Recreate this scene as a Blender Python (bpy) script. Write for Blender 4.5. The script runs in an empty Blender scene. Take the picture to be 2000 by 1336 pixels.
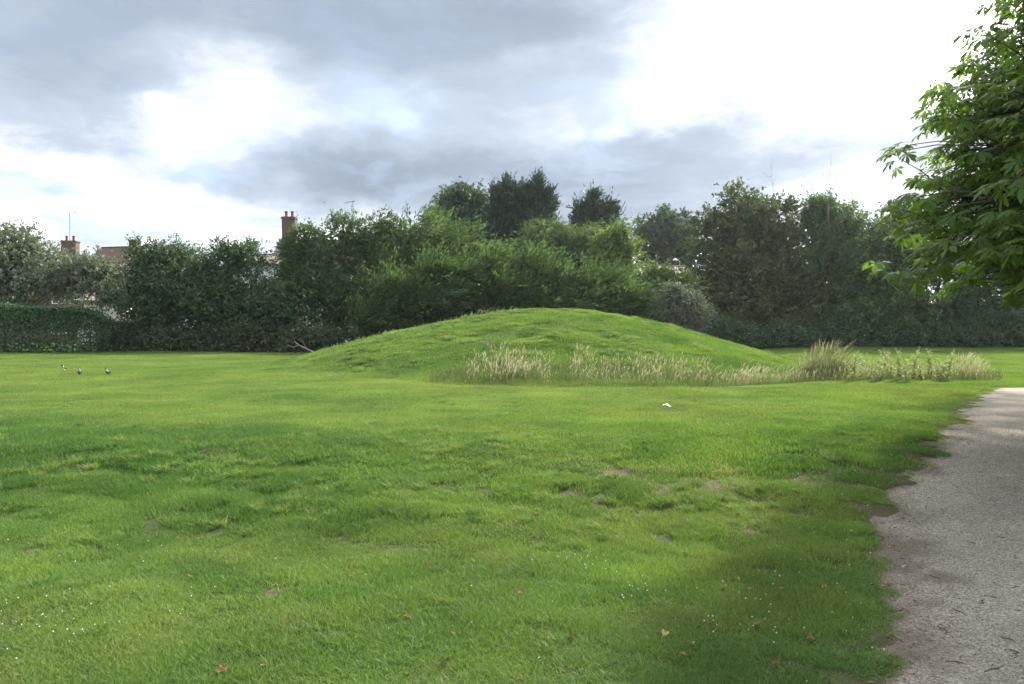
import bpy, math, random
import numpy as np
from mathutils import Vector, Matrix, Euler

R = math.radians
rng = np.random.default_rng(11)
random.seed(5)
scene = bpy.context.scene
col = scene.collection

# ------------------------------------------------------------------ camera
CAM_H = 1.60
FPX = 1556.0                       # focal length in pixels of the 2000 px wide photograph
HORIZON = 640.0
cam_d = bpy.data.cameras.new('camera')
cam_d.sensor_width = 36.0
cam_d.lens = 36.0 * FPX / 2000.0
cam_d.clip_start = 0.05
cam_d.clip_end = 3000
cam = bpy.data.objects.new('camera', cam_d)
col.objects.link(cam)
cam.location = (0, 0, CAM_H)
cam.rotation_euler = (R(90) - math.atan((668 - HORIZON) / FPX), 0, 0)
scene.camera = cam

# ------------------------------------------------------------------ sun, sky, exposure
SUN_EL, SUN_AZ = R(36), R(41)      # azimuth measured from the view direction towards the right
sun_d = bpy.data.lights.new('sun', 'SUN')
sun_d.energy = 2.1
sun_d.angle = R(3.6)
sun_d.color = (1.0, 0.93, 0.80)
sun = bpy.data.objects.new('sun', sun_d)
col.objects.link(sun)
to_sun = Vector((math.sin(SUN_AZ) * math.cos(SUN_EL), math.cos(SUN_AZ) * math.cos(SUN_EL), math.sin(SUN_EL)))
sun.rotation_euler = to_sun.to_track_quat('Z', 'Y').to_euler()
sun.location = (30, 40, 40)

scene.view_settings.view_transform = 'Standard'
scene.view_settings.look = 'None'
scene.view_settings.gamma = 1.0
scene.view_settings.use_curve_mapping = False
scene.view_settings.exposure = 2.35
cy = scene.cycles
cy.max_bounces = 4
cy.diffuse_bounces = 2
cy.glossy_bounces = 2
cy.transmission_bounces = 3
cy.transparent_max_bounces = 4
cy.volume_bounces = 0
cy.use_adaptive_sampling = True
cy.adaptive_threshold = 0.015
cy.sample_clamp_indirect = 6.0
cy.use_denoising = True
cy.denoising_prefilter = "ACCURATE"


class NT:
    """small helper round a node tree"""
    def __init__(self, tree):
        self.t = tree
        self.n = tree.nodes
        self.l = tree.links

    def node(self, kind, **kw):
        nd = self.n.new(kind)
        for k, v in kw.items():
            setattr(nd, k, v)
        return nd

    def put(self, sock, v):
        if isinstance(v, bpy.types.NodeSocket):
            self.l.new(v, sock)
        elif v is not None:
            sock.default_value = v

    def math(self, op, a, b=None, c=None, clamp=False):
        nd = self.node('ShaderNodeMath', operation=op)
        nd.use_clamp = clamp
        self.put(nd.inputs[0], a)
        self.put(nd.inputs[1], b)
        self.put(nd.inputs[2], c)
        return nd.outputs[0]

    def noise(self, vec, scale, detail=4, rough=0.55, dist=0.0):
        nd = self.node('ShaderNodeTexNoise')
        self.put(nd.inputs['Vector'], vec)
        nd.inputs['Scale'].default_value = scale
        nd.inputs['Detail'].default_value = detail
        nd.inputs['Roughness'].default_value = rough
        nd.inputs['Distortion'].default_value = dist
        return nd.outputs[0]

    def ramp(self, fac, stops, interp='LINEAR'):
        nd = self.node('ShaderNodeValToRGB')
        cr = nd.color_ramp
        cr.interpolation = interp
        while len(cr.elements) < len(stops):
            cr.elements.new(0.5)
        for e, (p, c) in zip(cr.elements, stops):
            e.position = p
            e.color = (*c, 1) if len(c) == 3 else c
        self.put(nd.inputs[0], fac)
        return nd.outputs[0]

    def mix(self, fac, a, b, mode='MIX'):
        nd = self.node('ShaderNodeMix', data_type='RGBA', blend_type=mode)
        self.put(nd.inputs[0], fac)
        for s, v in ((nd.inputs[6], a), (nd.inputs[7], b)):
            if isinstance(v, tuple) and len(v) == 3:
                v = (*v, 1)
            self.put(s, v)
        return nd.outputs[2]

    def smooth(self, v, a, b):
        nd = self.node('ShaderNodeMapRange', interpolation_type='SMOOTHSTEP')
        self.put(nd.inputs['Value'], v)
        nd.inputs['From Min'].default_value = a
        nd.inputs['From Max'].default_value = b
        return nd.outputs[0]


def build_world():
    w = bpy.data.worlds.new('World')
    scene.world = w
    w.use_nodes = True
    t = NT(w.node_tree)
    t.n.clear()
    out = t.node('ShaderNodeOutputWorld')
    bg = t.node('ShaderNodeBackground')
    t.l.new(bg.outputs[0], out.inputs[0])
    bg.inputs['Strength'].default_value = 0.1
    sky = t.node('ShaderNodeTexSky', sky_type='NISHITA')
    sky.sun_disc = False
    sky.sun_elevation = SUN_EL
    sky.sun_rotation = SUN_AZ
    sky.air_density = 1.0
    sky.dust_density = 1.5
    sky.ozone_density = 1.0
    tc = t.node('ShaderNodeTexCoord')
    sep = t.node('ShaderNodeSeparateXYZ')
    t.l.new(tc.outputs['Generated'], sep.inputs[0])
    x, y, z = sep.outputs
    az = t.math('ARCTAN2', x, y)
    el = t.math('ARCSINE', t.math('MINIMUM', t.math('MAXIMUM', z, -0.999), 0.999))
    # cloud deck coordinates: flatter and smaller towards the horizon, as real cloud layers are
    den = t.math('ADD', t.math('MAXIMUM', z, 0.0), 0.16)
    cmb = t.node('ShaderNodeCombineXYZ')
    t.put(cmb.inputs[0], t.math('DIVIDE', x, den))
    t.put(cmb.inputs[1], t.math('DIVIDE', y, den))
    deck = cmb.outputs[0]
    warp = t.node('ShaderNodeTexNoise')
    t.put(warp.inputs['Vector'], deck)
    warp.inputs['Scale'].default_value = 2.2
    warp.inputs['Detail'].default_value = 3
    vm = t.node('ShaderNodeVectorMath', operation='MULTIPLY_ADD')
    t.l.new(warp.outputs['Color'], vm.inputs[0])
    vm.inputs[1].default_value = (0.55, 0.55, 0.0)
    t.l.new(deck, vm.inputs[2])
    n_big = t.noise(vm.outputs[0], 1.0, 6, 0.55)
    n_fine = t.noise(vm.outputs[0], 2.6, 7, 0.6)
    # wobble for the edges of the named cloud masses
    c2 = t.node('ShaderNodeCombineXYZ')
    t.put(c2.inputs[0], az)
    t.put(c2.inputs[1], t.math('MULTIPLY', el, 1.7))
    wob = t.node('ShaderNodeTexNoise')
    t.put(wob.inputs['Vector'], c2.outputs[0])
    wob.inputs['Scale'].default_value = 7.0
    wob.inputs['Detail'].default_value = 6
    wob.inputs['Roughness'].default_value = 0.6
    sw = t.node('ShaderNodeSeparateColor')
    t.l.new(wob.outputs['Color'], sw.inputs[0])
    azw = t.math('ADD', az, t.math('MULTIPLY', t.math('SUBTRACT', sw.outputs[0], 0.5), 0.22))
    elw = t.math('ADD', el, t.math('MULTIPLY', t.math('SUBTRACT', sw.outputs[1], 0.5), 0.12))

    def blob(px, py, rx, ry, amp):
        a = math.atan((px - 1000) / FPX)
        e = math.atan((HORIZON - py) / FPX * math.cos(a))
        ra, re_ = rx / FPX * math.cos(a) ** 2, ry / FPX
        u = t.math('DIVIDE', t.math('SUBTRACT', azw, a), ra)
        v = t.math('DIVIDE', t.math('SUBTRACT', elw, e), re_)
        q = t.math('ADD', t.math('MULTIPLY', u, u), t.math('MULTIPLY', v, v))
        return t.math('MULTIPLY', t.math('EXPONENT', t.math('MULTIPLY', q, -1.0)), amp)

    # brightness of the cloud layer: thick grey masses (negative) and thin bright breaks (positive)
    B = t.math('ADD', 0.66, t.math('MULTIPLY', t.math('SUBTRACT', n_big, 0.5), 0.75))
    B = t.math('ADD', B, t.math('MULTIPLY', t.math('SUBTRACT', n_fine, 0.5), 0.52))
    for args in CLOUD_MASSES:
        B = t.math('ADD', B, blob(*args))
    # thin cloud glows round the sun
    dt = t.node('ShaderNodeVectorMath', operation='DOT_PRODUCT')
    t.l.new(tc.outputs['Generated'], dt.inputs[0])
    dt.inputs[1].default_value = to_sun
    glow = t.math('POWER', t.math('MAXIMUM', dt.outputs['Value'], 0.0), 14.0)
    B = t.math('ADD', B, t.math('MULTIPLY', glow, 0.30))
    cloud = t.ramp(B, [(0.0, (0.74, 0.87, 1.08)), (0.28, (0.90, 1.06, 1.31)), (0.50, (1.26, 1.45, 1.72)),
                       (0.68, (1.98, 2.12, 2.30)), (1.0, (17.0, 16.6, 16.0))], 'LINEAR')
    cover = t.math('ADD', t.math('MULTIPLY', t.smooth(n_fine, 0.30, 0.5), 0.14), 0.86, clamp=True)
    for args in BLUE_BREAKS:
        cover = t.math('SUBTRACT', cover, blob(*args), clamp=True)
    skyc = t.mix(1.0, sky.outputs[0], (0.56, 0.55, 0.60), 'MULTIPLY')
    final = t.mix(cover, skyc, cloud)
    gl = t.math('ADD', t.math('MULTIPLY', t.math('POWER', t.math('MAXIMUM', dt.outputs['Value'], 0.0), 30.0), 0.9), 1.0)
    final2 = t.node('ShaderNodeVectorMath', operation='SCALE')
    t.l.new(final, final2.inputs[0])
    t.l.new(gl, final2.inputs['Scale'])
    t.l.new(final2.outputs[0], bg.inputs['Color'])


# px, py, half width, half height (in photograph pixels) and strength of the cloud masses in view
CLOUD_MASSES = [
    (560, 0, 640, 80, -0.42), (60, 160, 290, 130, -0.34), (1040, 70, 230, 75, -0.28), (560, 130, 420, 70, -0.08),
    (470, 150, 150, 72, 0.27), (360, 255, 130, 45, 0.20), (90, 330, 260, 45, 0.20), (400, 400, 170, 55, 0.20),
    (700, 345, 210, 55, -0.38), (1020, 345, 330, 45, -0.29), (1330, 262, 180, 36, -0.22), (860, 200, 300, 90, -0.08),
    (420, 335, 55, 18, -0.34), (80, 352, 65, 15, -0.26), (230, 440, 100, 26, -0.30),
    (1480, 110, 320, 115, 0.34), (1600, 350, 240, 60, -0.20), (1000, 230, 700, 150, -0.06), (1100, 320, 900, 110, -0.08), (1150, 420, 300, 40, -0.22),
]
# small breaks in the cloud where blue sky shows
BLUE_BREAKS = [(420, 332, 60, 24, 0.5), (90, 350, 80, 18, 0.4), (240, 430, 120, 28, 0.45), (740, 190, 70, 36, 0.35), (790, 230, 50, 24, 0.35), (1180, 246, 50, 20, 0.35), (1640, 395, 140, 40, 0.30)]
build_world()

# ================================================================== helpers

def at(px, py, Y):
    """world point seen at photograph pixel (px, py) at depth Y (camera pitch folded into the horizon)"""
    return Vector(((px - 1000) / FPX * Y, Y, CAM_H - (py - HORIZON) / FPX * Y))


def _hash(ix, iy, seed):
    h = (ix.astype(np.int64) * 374761393 + iy.astype(np.int64) * 668265263 + seed * 1274126177) & 0xffffffff
    h = ((h ^ (h >> 13)) * 1274126177) & 0xffffffff
    return ((h ^ (h >> 16)) & 0xffff) / 65535.0


def vnoise(x, y, seed=0):
    x = np.asarray(x, float); y = np.asarray(y, float)
    ix = np.floor(x); iy = np.floor(y)
    fx = x - ix; fy = y - iy
    fx = fx * fx * (3 - 2 * fx); fy = fy * fy * (3 - 2 * fy)
    a = _hash(ix, iy, seed); b = _hash(ix + 1, iy, seed)
    c = _hash(ix, iy + 1, seed); d = _hash(ix + 1, iy + 1, seed)
    return (a + (b - a) * fx) * (1 - fy) + (c + (d - c) * fx) * fy - 0.5


def fbm(x, y, seed=0, o=3):
    s = 0; a = 1.0
    for k in range(o):
        s = s + a * vnoise(x * 2 ** k + 17.3 * k, y * 2 ** k - 9.1 * k, seed + k)
        a *= 0.5
    return s


def sstep(v, a, b):
    t = np.clip((v - a) / (b - a), 0, 1)
    return t * t * (3 - 2 * t)


MOUND = (1.75, 36.3)
_PR = np.array([0, 1, 2, 3, 4, 5, 6, 7, 8, 9, 10, 11, 12, 13, 60.])
_PH = np.array([2.36, 2.345, 2.27, 2.14, 1.97, 1.77, 1.54, 1.30, 1.05, 0.79, 0.53, 0.28, 0.09, 0.0, 0.0])
EDGE_Y = np.array([-12, 0, 3.2, 4.16, 5.3, 6.9, 8.65, 10.6, 13.0, 16.6, 19.5, 21.4, 30])
EDGE_X = np.array([-8.2, -0.6, 1.35, 1.85, 2.62, 3.20, 4.02, 5.45, 7.15, 9.45, 11.55, 12.9, 18.6])


def path_in(x, y):
    """metres inside the gravel path (negative outside)"""
    xl = np.interp(y, EDGE_Y, EDGE_X)
    d_left = (x - xl) * 0.83
    d_right = (xl + 3.15 - x) * 0.83
    d_far = 21.6 + 0.02 * (x - 13) - y
    d_near_bend = y - 18.6
    inside = np.minimum(np.minimum(d_left, d_far), np.maximum(d_right, d_near_bend))
    wob = 0.20 * vnoise(x * 0.9, y * 0.9, 40) + 0.24 * vnoise(x * 2.7, y * 2.7, 41) + 0.26 * vnoise(x * 7, y * 7, 42) + 0.20 * vnoise(x * 17, y * 17, 43)
    return inside + wob * np.where(y > 19, 0.5, 1.0)


def height0(x, y):
    x = np.asarray(x, float); y = np.asarray(y, float)
    z = -0.42 * (1 - sstep(y + 1.6 * vnoise(x * 0.22, y * 0.1, 3), 7.4, 11.6)) * (1 - 0.35 * sstep(x, 2, 7)) - 0.0 * x
    z = z + 0.055 * fbm(x * 0.33, y * 0.33, 7, 2)
    r = np.hypot(x - MOUND[0], (y - MOUND[1]))
    r = r * (1 + 0.055 * sstep(x, 3, 8)) + 0.9 * vnoise(x * 0.18, y * 0.18, 9)
    m = np.interp(r, _PR, _PH)
    m = m + (0.10 * fbm(x * 0.55, y * 0.55, 21, 3) + 0.065 * fbm(x * 1.3, y * 1.3, 24, 2)) * sstep(m, 0.05, 0.5) * (1 - 0.75 * sstep(x, 5, 9))
    ditch = -0.20 * np.exp(-((r - 13.6) / 1.3) ** 2) * sstep(x, -6, 3)
    back = 0.75 * sstep(y, 33, 62) * sstep(x, 8, 20) + 0.10 * sstep(y, 30, 45) * sstep(-x, 5, 15)
    far = 1.2 * sstep(y, 70, 160)
    return z + m + ditch + back + far


def bare(x, y):
    """0..1 amount of bare, dry soil showing through the turf"""
    n = fbm(x * 0.9, y * 1.3, 60, 3)
    b = np.zeros_like(np.asarray(x, float))
    for (px, py, rx, ry, amp) in ((3.0, 9.4, 1.9, 1.5, 0.75), (1.0, 10.0, 1.8, 1.6, 0.45), (-2.5, 7.4, 1.4, 0.5, 0.5),
                                  (-4.5, 10.5, 4, 1.2, 0.25), (0.4, 7.3, 0.8, 0.35, 0.6), (-2.75, 4.30, 0.5, 0.14, 1.9),
                                  (-0.7, 28.8, 1.6, 1.0, 0.9), (-2.6, 28.6, 1.0, 0.7, 0.7), (1.6, 31.5, 2.5, 0.7, 0.5), (3.5, 25.5, 2, 0.6, 0.6),
                                  (2.2, 26.2, 1.2, 0.6, 0.6), (4.6, 8.6, .9, .9, .5)):
        b = b + amp * np.exp(-((x - px) / rx) ** 2 - ((y - py) / ry) ** 2)
    n2 = fbm(x * 2.9, y * 3.6, 63, 3)
    n3 = fbm(x * 9.0, y * 11.0, 65, 2)
    v = sstep(np.minimum(b, 0.9) * 0.50 + n * 0.15 + n2 * 0.62 + n3 * 0.80, 0.28, 0.60)
    v = np.maximum(v, sstep(b, 1.15, 1.4))
    v = np.maximum(v, sstep(path_in(x, y), -0.10, 0.06))
    return v


def ground(x, y):
    x = np.asarray(x, float); y = np.asarray(y, float)
    near = 1 - sstep(y, 14, 22)
    bank = np.exp(-((y - 9.6) / 2.6) ** 2)
    lump = (0.022 * fbm(x * 1.9, y * 1.9, 31, 2) + 0.075 * bank * fbm(x * 1.5, y * 2.2, 36, 3)) * near
    return height0(x, y) + lump * (1 - 0.6 * sstep(path_in(x, y), -0.3, 0.1)) - 0.055 * sstep(path_in(x, y), -0.05, 0.16)


def gz(x, y):
    return float(ground(np.array([x]), np.array([y]))[0])


def on_ground(px, py):
    """the ground point under a photograph pixel"""
    Y = 3.0
    k = (py - HORIZON) / FPX
    u = (px - 1000) / FPX
    ys = np.concatenate([np.arange(2.5, 20, 0.01), np.arange(20, 70, 0.05)])
    zs = ground(u * ys, ys)
    ray = CAM_H - k * ys
    hit = np.nonzero(ray <= zs)[0]
    Y = ys[hit[0]] if len(hit) else 60.0
    return Vector((u * Y, Y, gz(u * Y, Y)))


def mesh_np(name, verts, faces=None, loops=None, starts=None, tint=None, mats=None, mat_idx=None, smooth=False):
    """mesh from numpy arrays; faces is an (n, k) array"""
    me = bpy.data.meshes.new(name)
    verts = np.asarray(verts, dtype=np.float32)
    me.vertices.add(len(verts))
    me.vertices.foreach_set('co', verts.ravel())
    if faces is not None:
        faces = np.asarray(faces, dtype=np.int32)
        n, k = faces.shape
        loops = faces.ravel()
        starts = np.arange(0, n * k, k, dtype=np.int32)
    me.loops.add(len(loops))
    me.loops.foreach_set('vertex_index', np.asarray(loops, dtype=np.int32))
    me.polygons.add(len(starts))
    me.polygons.foreach_set('loop_start', np.asarray(starts, dtype=np.int32))
    me.update(calc_edges=True)
    me.validate()
    if tint is not None:
        a = me.attributes.new('tint', 'FLOAT', 'POINT')
        a.data.foreach_set('value', np.asarray(tint, dtype=np.float32))
    for m in (mats or []):
        me.materials.append(m)
    if mat_idx is not None:
        me.polygons.foreach_set('material_index', np.asarray(mat_idx, dtype=np.int32))
    if smooth:
        me.polygons.foreach_set('use_smooth', np.ones(len(me.polygons), dtype=bool))
    return me


def link(name, me, parent=None, loc=(0, 0, 0), rot=(0, 0, 0), scale=(1, 1, 1)):
    o = bpy.data.objects.new(name, me)
    col.objects.link(o)
    o.location = loc
    o.rotation_euler = rot
    o.scale = scale
    if parent is not None:
        o.parent = parent
    return o


def tag(o, label=None, cat=None, group=None, kind=None):
    if label: o['label'] = label
    if cat: o['category'] = cat
    if group: o['group'] = group
    if kind: o['kind'] = kind
    return o


def empty(name, loc, rz=0.0):
    o = bpy.data.objects.new(name, None)
    col.objects.link(o)
    o.empty_display_size = 0.2
    o.location = loc
    o.rotation_euler = (0, 0, rz)
    return o


class MB:
    """collects polygons for one mesh"""
    def __init__(self):
        self.v, self.f, self.t = [], [], []

    def add(self, vs, fs, tint=0.5):
        b = len(self.v)
        self.v += [tuple(v) for v in vs]
        self.t += [tint] * len(vs)
        self.f += [tuple(i + b for i in f) for f in fs]

    def box(self, c, s, rz=0.0, tint=0.5):
        cx, cyy, cz = c
        hx, hy, hz = s[0] / 2, s[1] / 2, s[2] / 2
        ca, sa = math.cos(rz), math.sin(rz)
        vs = []
        for dz in (-hz, hz):
            for dx, dy in ((-hx, -hy), (hx, -hy), (hx, hy), (-hx, hy)):
                vs.append((cx + dx * ca - dy * sa, cyy + dx * sa + dy * ca, cz + dz))
        self.add(vs, [(3, 2, 1, 0), (4, 5, 6, 7), (0, 1, 5, 4), (1, 2, 6, 5), (2, 3, 7, 6), (3, 0, 4, 7)], tint)

    def tube(self, pts, rad, sides=6, tint=0.5, cap=True):
        pts = [Vector(p) for p in pts]
        n = len(pts)
        if not hasattr(rad, '__len__'):
            rad = [rad] * n
        vs, fs = [], []
        for i, p in enumerate(pts):
            d = (pts[min(i + 1, n - 1)] - pts[max(i - 1, 0)]).normalized()
            a = d.cross(Vector((0.13, 0.21, 1.0) if abs(d.z) < 0.9 else (1, 0.1, 0))).normalized()
            b = d.cross(a)
            for k in range(sides):
                an = 2 * math.pi * k / sides
                vs.append(p + (a * math.cos(an) + b * math.sin(an)) * rad[i])
        for i in range(n - 1):
            for k in range(sides):
                k2 = (k + 1) % sides
                fs.append((i * sides + k, i * sides + k2, (i + 1) * sides + k2, (i + 1) * sides + k))
        if cap:
            fs.append(tuple(range(sides))[::-1])
            fs.append(tuple((n - 1) * sides + k for k in range(sides)))
        self.add(vs, fs, tint)

    def lathe(self, c, prof, sides=12, tint=0.5):
        vs, fs = [], []
        n = len(prof)
        for r, z in prof:
            for k in range(sides):
                an = 2 * math.pi * k / sides
                vs.append((c[0] + r * math.cos(an), c[1] + r * math.sin(an), c[2] + z))
        for i in range(n - 1):
            for k in range(sides):
                k2 = (k + 1) % sides
                fs.append((i * sides + k, i * sides + k2, (i + 1) * sides + k2, (i + 1) * sides + k))
        fs.append(tuple(range(sides))[::-1])
        fs.append(tuple((n - 1) * sides + k for k in range(sides)))
        self.add(vs, fs, tint)

    def mesh(self, name, mat, smooth=False):
        me = bpy.data.meshes.new(name)
        me.from_pydata(self.v, [], self.f)
        a = me.attributes.new('tint', 'FLOAT', 'POINT')
        a.data.foreach_set('value', np.array(self.t, dtype=np.float32))
        for m in (mat if isinstance(mat, (list, tuple)) else [mat]):
            me.materials.append(m)
        if smooth:
            for p in me.polygons:
                p.use_smooth = True
        me.update()
        return me

    def build(self, name, mat, parent=None, loc=(0, 0, 0), smooth=False):
        return link(name, self.mesh(name, mat, smooth), parent, loc)


# ================================================================== materials

def mat_new(name):
    m = bpy.data.materials.new(name)
    m.use_nodes = True
    t = NT(m.node_tree)
    t.n.clear()
    out = t.node('ShaderNodeOutputMaterial')
    return m, t, out


def attr(t, name='tint'):
    a = t.node('ShaderNodeAttribute')
    a.attribute_name = name
    return a.outputs['Fac']


def mat_leaf(name, dark, mid, light, trans=0.35, rough=0.5, spec=0.3, patch=0.0, patch_scale=0.6, back=None, thru=(1.25, 1.35, 0.6), lush=False):
    m, t, out = mat_new(name)
    tint = attr(t)
    c = t.ramp(tint, [(0.0, dark), (0.5, mid), (1.0, light)])
    geo = t.node('ShaderNodeNewGeometry')
    if patch:
        n = t.noise(geo.outputs['Position'], patch_scale, 3, 0.6)
        k = t.ramp(n, [(0.3, (1 - patch,) * 3), (0.7, (1 + patch, 1 + patch * 0.9, 1 + patch * 0.3))])
        c = t.mix(1.0, c, k, 'MULTIPLY')
    if lush:
        lu = t.node('ShaderNodeAttribute')
        lu.attribute_type = 'INSTANCER'
        lu.attribute_name = 'lush'
        k = t.ramp(lu.outputs['Fac'], [(0.0, (1.25, 1.04, 1.10)), (0.35, (1.06, 1.04, 0.95)), (0.65, (0.82, 0.90, 0.82)), (1.0, (0.52, 0.70, 0.62))])
        c = t.mix(1.0, c, k, 'MULTIPLY')
    front = c
    if back:
        front = t.mix(geo.outputs['Backfacing'], c, (*back, 1))
    p = t.node('ShaderNodeBsdfPrincipled')
    t.put(p.inputs['Base Color'], front)
    p.inputs['Roughness'].default_value = rough
    p.inputs['Specular IOR Level'].default_value = spec
    tr = t.node('ShaderNodeBsdfTranslucent')
    t.put(tr.inputs['Color'], t.mix(1.0, c, (*thru, 1), 'MULTIPLY'))
    mx = t.node('ShaderNodeMixShader')
    mx.inputs[0].default_value = trans
    t.l.new(p.outputs[0], mx.inputs[1])
    t.l.new(tr.outputs[0], mx.inputs[2])
    t.l.new(mx.outputs[0], out.inputs[0])
    return m


def mat_plain(name, a, b, scale=8.0, rough=0.85, bump=0.3, detail=5, spec=0.25, stretch=(1, 1, 1)):
    m, t, out = mat_new(name)
    tc = t.node('ShaderNodeTexCoord')
    mp = t.node('ShaderNodeMapping')
    t.l.new(tc.outputs['Object'], mp.inputs[0])
    mp.inputs['Scale'].default_value = stretch
    n = t.noise(mp.outputs[0], scale, detail, 0.6)
    c = t.ramp(n, [(0.25, a), (0.75, b)])
    p = t.node('ShaderNodeBsdfPrincipled')
    t.put(p.inputs['Base Color'], c)
    p.inputs['Roughness'].default_value = rough
    p.inputs['Specular IOR Level'].default_value = spec
    if bump:
        bp = t.node('ShaderNodeBump')
        bp.inputs['Strength'].default_value = bump
        bp.inputs['Distance'].default_value = 0.02
        t.put(bp.inputs['Height'], n)
        t.l.new(bp.outputs[0], p.inputs['Normal'])
    t.l.new(p.outputs[0], out.inputs[0])
    return m


def mat_ground():
    m, t, out = mat_new('turf_soil')
    geo = t.node('ShaderNodeNewGeometry')
    pos = geo.outputs['Position']
    n1 = t.noise(pos, 0.35, 4, 0.55)
    n2 = t.noise(pos, 9.0, 5, 0.65)
    n3 = t.noise(pos, 55.0, 4, 0.7)
    green = t.ramp(n1, [(0.3, (0.034, 0.056, 0.016)), (0.7, (0.055, 0.085, 0.022))])
    green = t.mix(t.smooth(n2, 0.35, 0.7), green, (0.028, 0.040, 0.014))
    green = t.mix(t.math('MULTIPLY', t.smooth(n3, 0.45, 0.75), 0.5), green, (0.10, 0.095, 0.04))
    soil = t.ramp(n3, [(0.25, (0.048, 0.038, 0.026)), (0.5, (0.092, 0.074, 0.050)), (0.8, (0.185, 0.155, 0.105))])
    c = t.mix(attr(t, 'bare'), green, soil)
    p = t.node('ShaderNodeBsdfPrincipled')
    t.put(p.inputs['Base Color'], c)
    p.inputs['Roughness'].default_value = 0.95
    p.inputs['Specular IOR Level'].default_value = 0.1
    bp = t.node('ShaderNodeBump')
    bp.inputs['Strength'].default_value = 0.6
    bp.inputs['Distance'].default_value = 0.03
    t.put(bp.inputs['Height'], t.math('ADD', n2, t.math('MULTIPLY', n3, 0.5)))
    t.l.new(bp.outputs[0], p.inputs['Normal'])
    t.l.new(p.outputs[0], out.inputs[0])
    return m


def mat_gravel():
    m, t, out = mat_new('gravel_path')
    geo = t.node('ShaderNodeNewGeometry')
    pos = geo.outputs['Position']
    big = t.noise(pos, 0.8, 4, 0.6)
    mid = t.noise(pos, 6.0, 5, 0.6)
    fine = t.noise(pos, 130.0, 3, 0.75)
    vor = t.node('ShaderNodeTexVoronoi')
    t.put(vor.inputs['Vector'], pos)
    vor.inputs['Scale'].default_value = 85.0
    base = t.ramp(big, [(0.3, (0.198, 0.188, 0.172)), (0.7, (0.310, 0.288, 0.252))])
    sv = t.node('ShaderNodeSeparateColor')
    t.l.new(vor.outputs['Color'], sv.inputs[0])
    grain = t.ramp(sv.outputs[0], [(0.0, (0.55, 0.53, 0.5)), (0.35, (0.9, 0.88, 0.85)), (0.7, (1.1, 1.07, 1.0)), (1.0, (1.75, 1.65, 1.45))])
    c = t.mix(1.0, base, grain, 'MULTIPLY')
    c = t.mix(t.math('MULTIPLY', t.smooth(mid, 0.52, 0.72), 0.45), c, (0.17, 0.15, 0.13))
    c = t.mix(attr(t, 'edge'), c, (0.105, 0.082, 0.058))
    p = t.node('ShaderNodeBsdfPrincipled')
    t.put(p.inputs['Base Color'], c)
    p.inputs['Roughness'].default_value = 0.9
    p.inputs['Specular IOR Level'].default_value = 0.2
    bp = t.node('ShaderNodeBump')
    bp.inputs['Strength'].default_value = 0.8
    bp.inputs['Distance'].default_value = 0.012
    t.put(bp.inputs['Height'], t.math('ADD', t.math('SUBTRACT', fine, vor.outputs['Distance']), mid))
    t.l.new(bp.outputs[0], p.inputs['Normal'])
    t.l.new(p.outputs[0], out.inputs[0])
    return m


def mat_tint(name, stops, rough=0.7, spec=0.3, metal=0.0, noise_scale=0, trans=0.0):
    m, t, out = mat_new(name)
    f = attr(t)
    if noise_scale:
        tc = t.node('ShaderNodeTexCoord')
        f = t.math('ADD', f, t.math('MULTIPLY', t.math('SUBTRACT', t.noise(tc.outputs['Object'], noise_scale, 4), 0.5), 0.5))
    c = t.ramp(f, stops)
    p = t.node('ShaderNodeBsdfPrincipled')
    t.put(p.inputs['Base Color'], c)
    p.inputs['Roughness'].default_value = rough
    p.inputs['Specular IOR Level'].default_value = spec
    p.inputs['Metallic'].default_value = metal
    last = p.outputs[0]
    if trans:
        tr = t.node('ShaderNodeBsdfTranslucent')
        t.put(tr.inputs['Color'], c)
        mx = t.node('ShaderNodeMixShader')
        mx.inputs[0].default_value = trans
        t.l.new(last, mx.inputs[1])
        t.l.new(tr.outputs[0], mx.inputs[2])
        last = mx.outputs[0]
    t.l.new(last, out.inputs[0])
    return m


def mat_brick(name, c1, c2, mortar):
    m, t, out = mat_new(name)
    tc = t.node('ShaderNodeTexCoord')
    sx = t.node('ShaderNodeSeparateXYZ')
    t.l.new(tc.outputs['Object'], sx.inputs[0])
    cb = t.node('ShaderNodeCombineXYZ')
    t.put(cb.inputs[0], t.math('ADD', sx.outputs[0], sx.outputs[1]))
    t.put(cb.inputs[1], sx.outputs[2])
    br = t.node('ShaderNodeTexBrick')
    t.l.new(cb.outputs[0], br.inputs[0])
    br.inputs['Scale'].default_value = 1.0
    br.inputs['Brick Width'].default_value = 0.225
    br.inputs['Row Height'].default_value = 0.075
    br.inputs['Mortar Size'].default_value = 0.008
    br.inputs['Color1'].default_value = (*c1, 1)
    br.inputs['Color2'].default_value = (*c2, 1)
    br.inputs['Mortar'].default_value = (*mortar, 1)
    n = t.noise(tc.outputs['Object'], 1.5, 5, 0.6)
    c = t.mix(t.math('MULTIPLY', n, 0.5), br.outputs[0], (0.09, 0.07, 0.055))
    p = t.node('ShaderNodeBsdfPrincipled')
    t.put(p.inputs['Base Color'], c)
    p.inputs['Roughness'].default_value = 0.9
    t.l.new(p.outputs[0], out.inputs[0])
    return m


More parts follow.
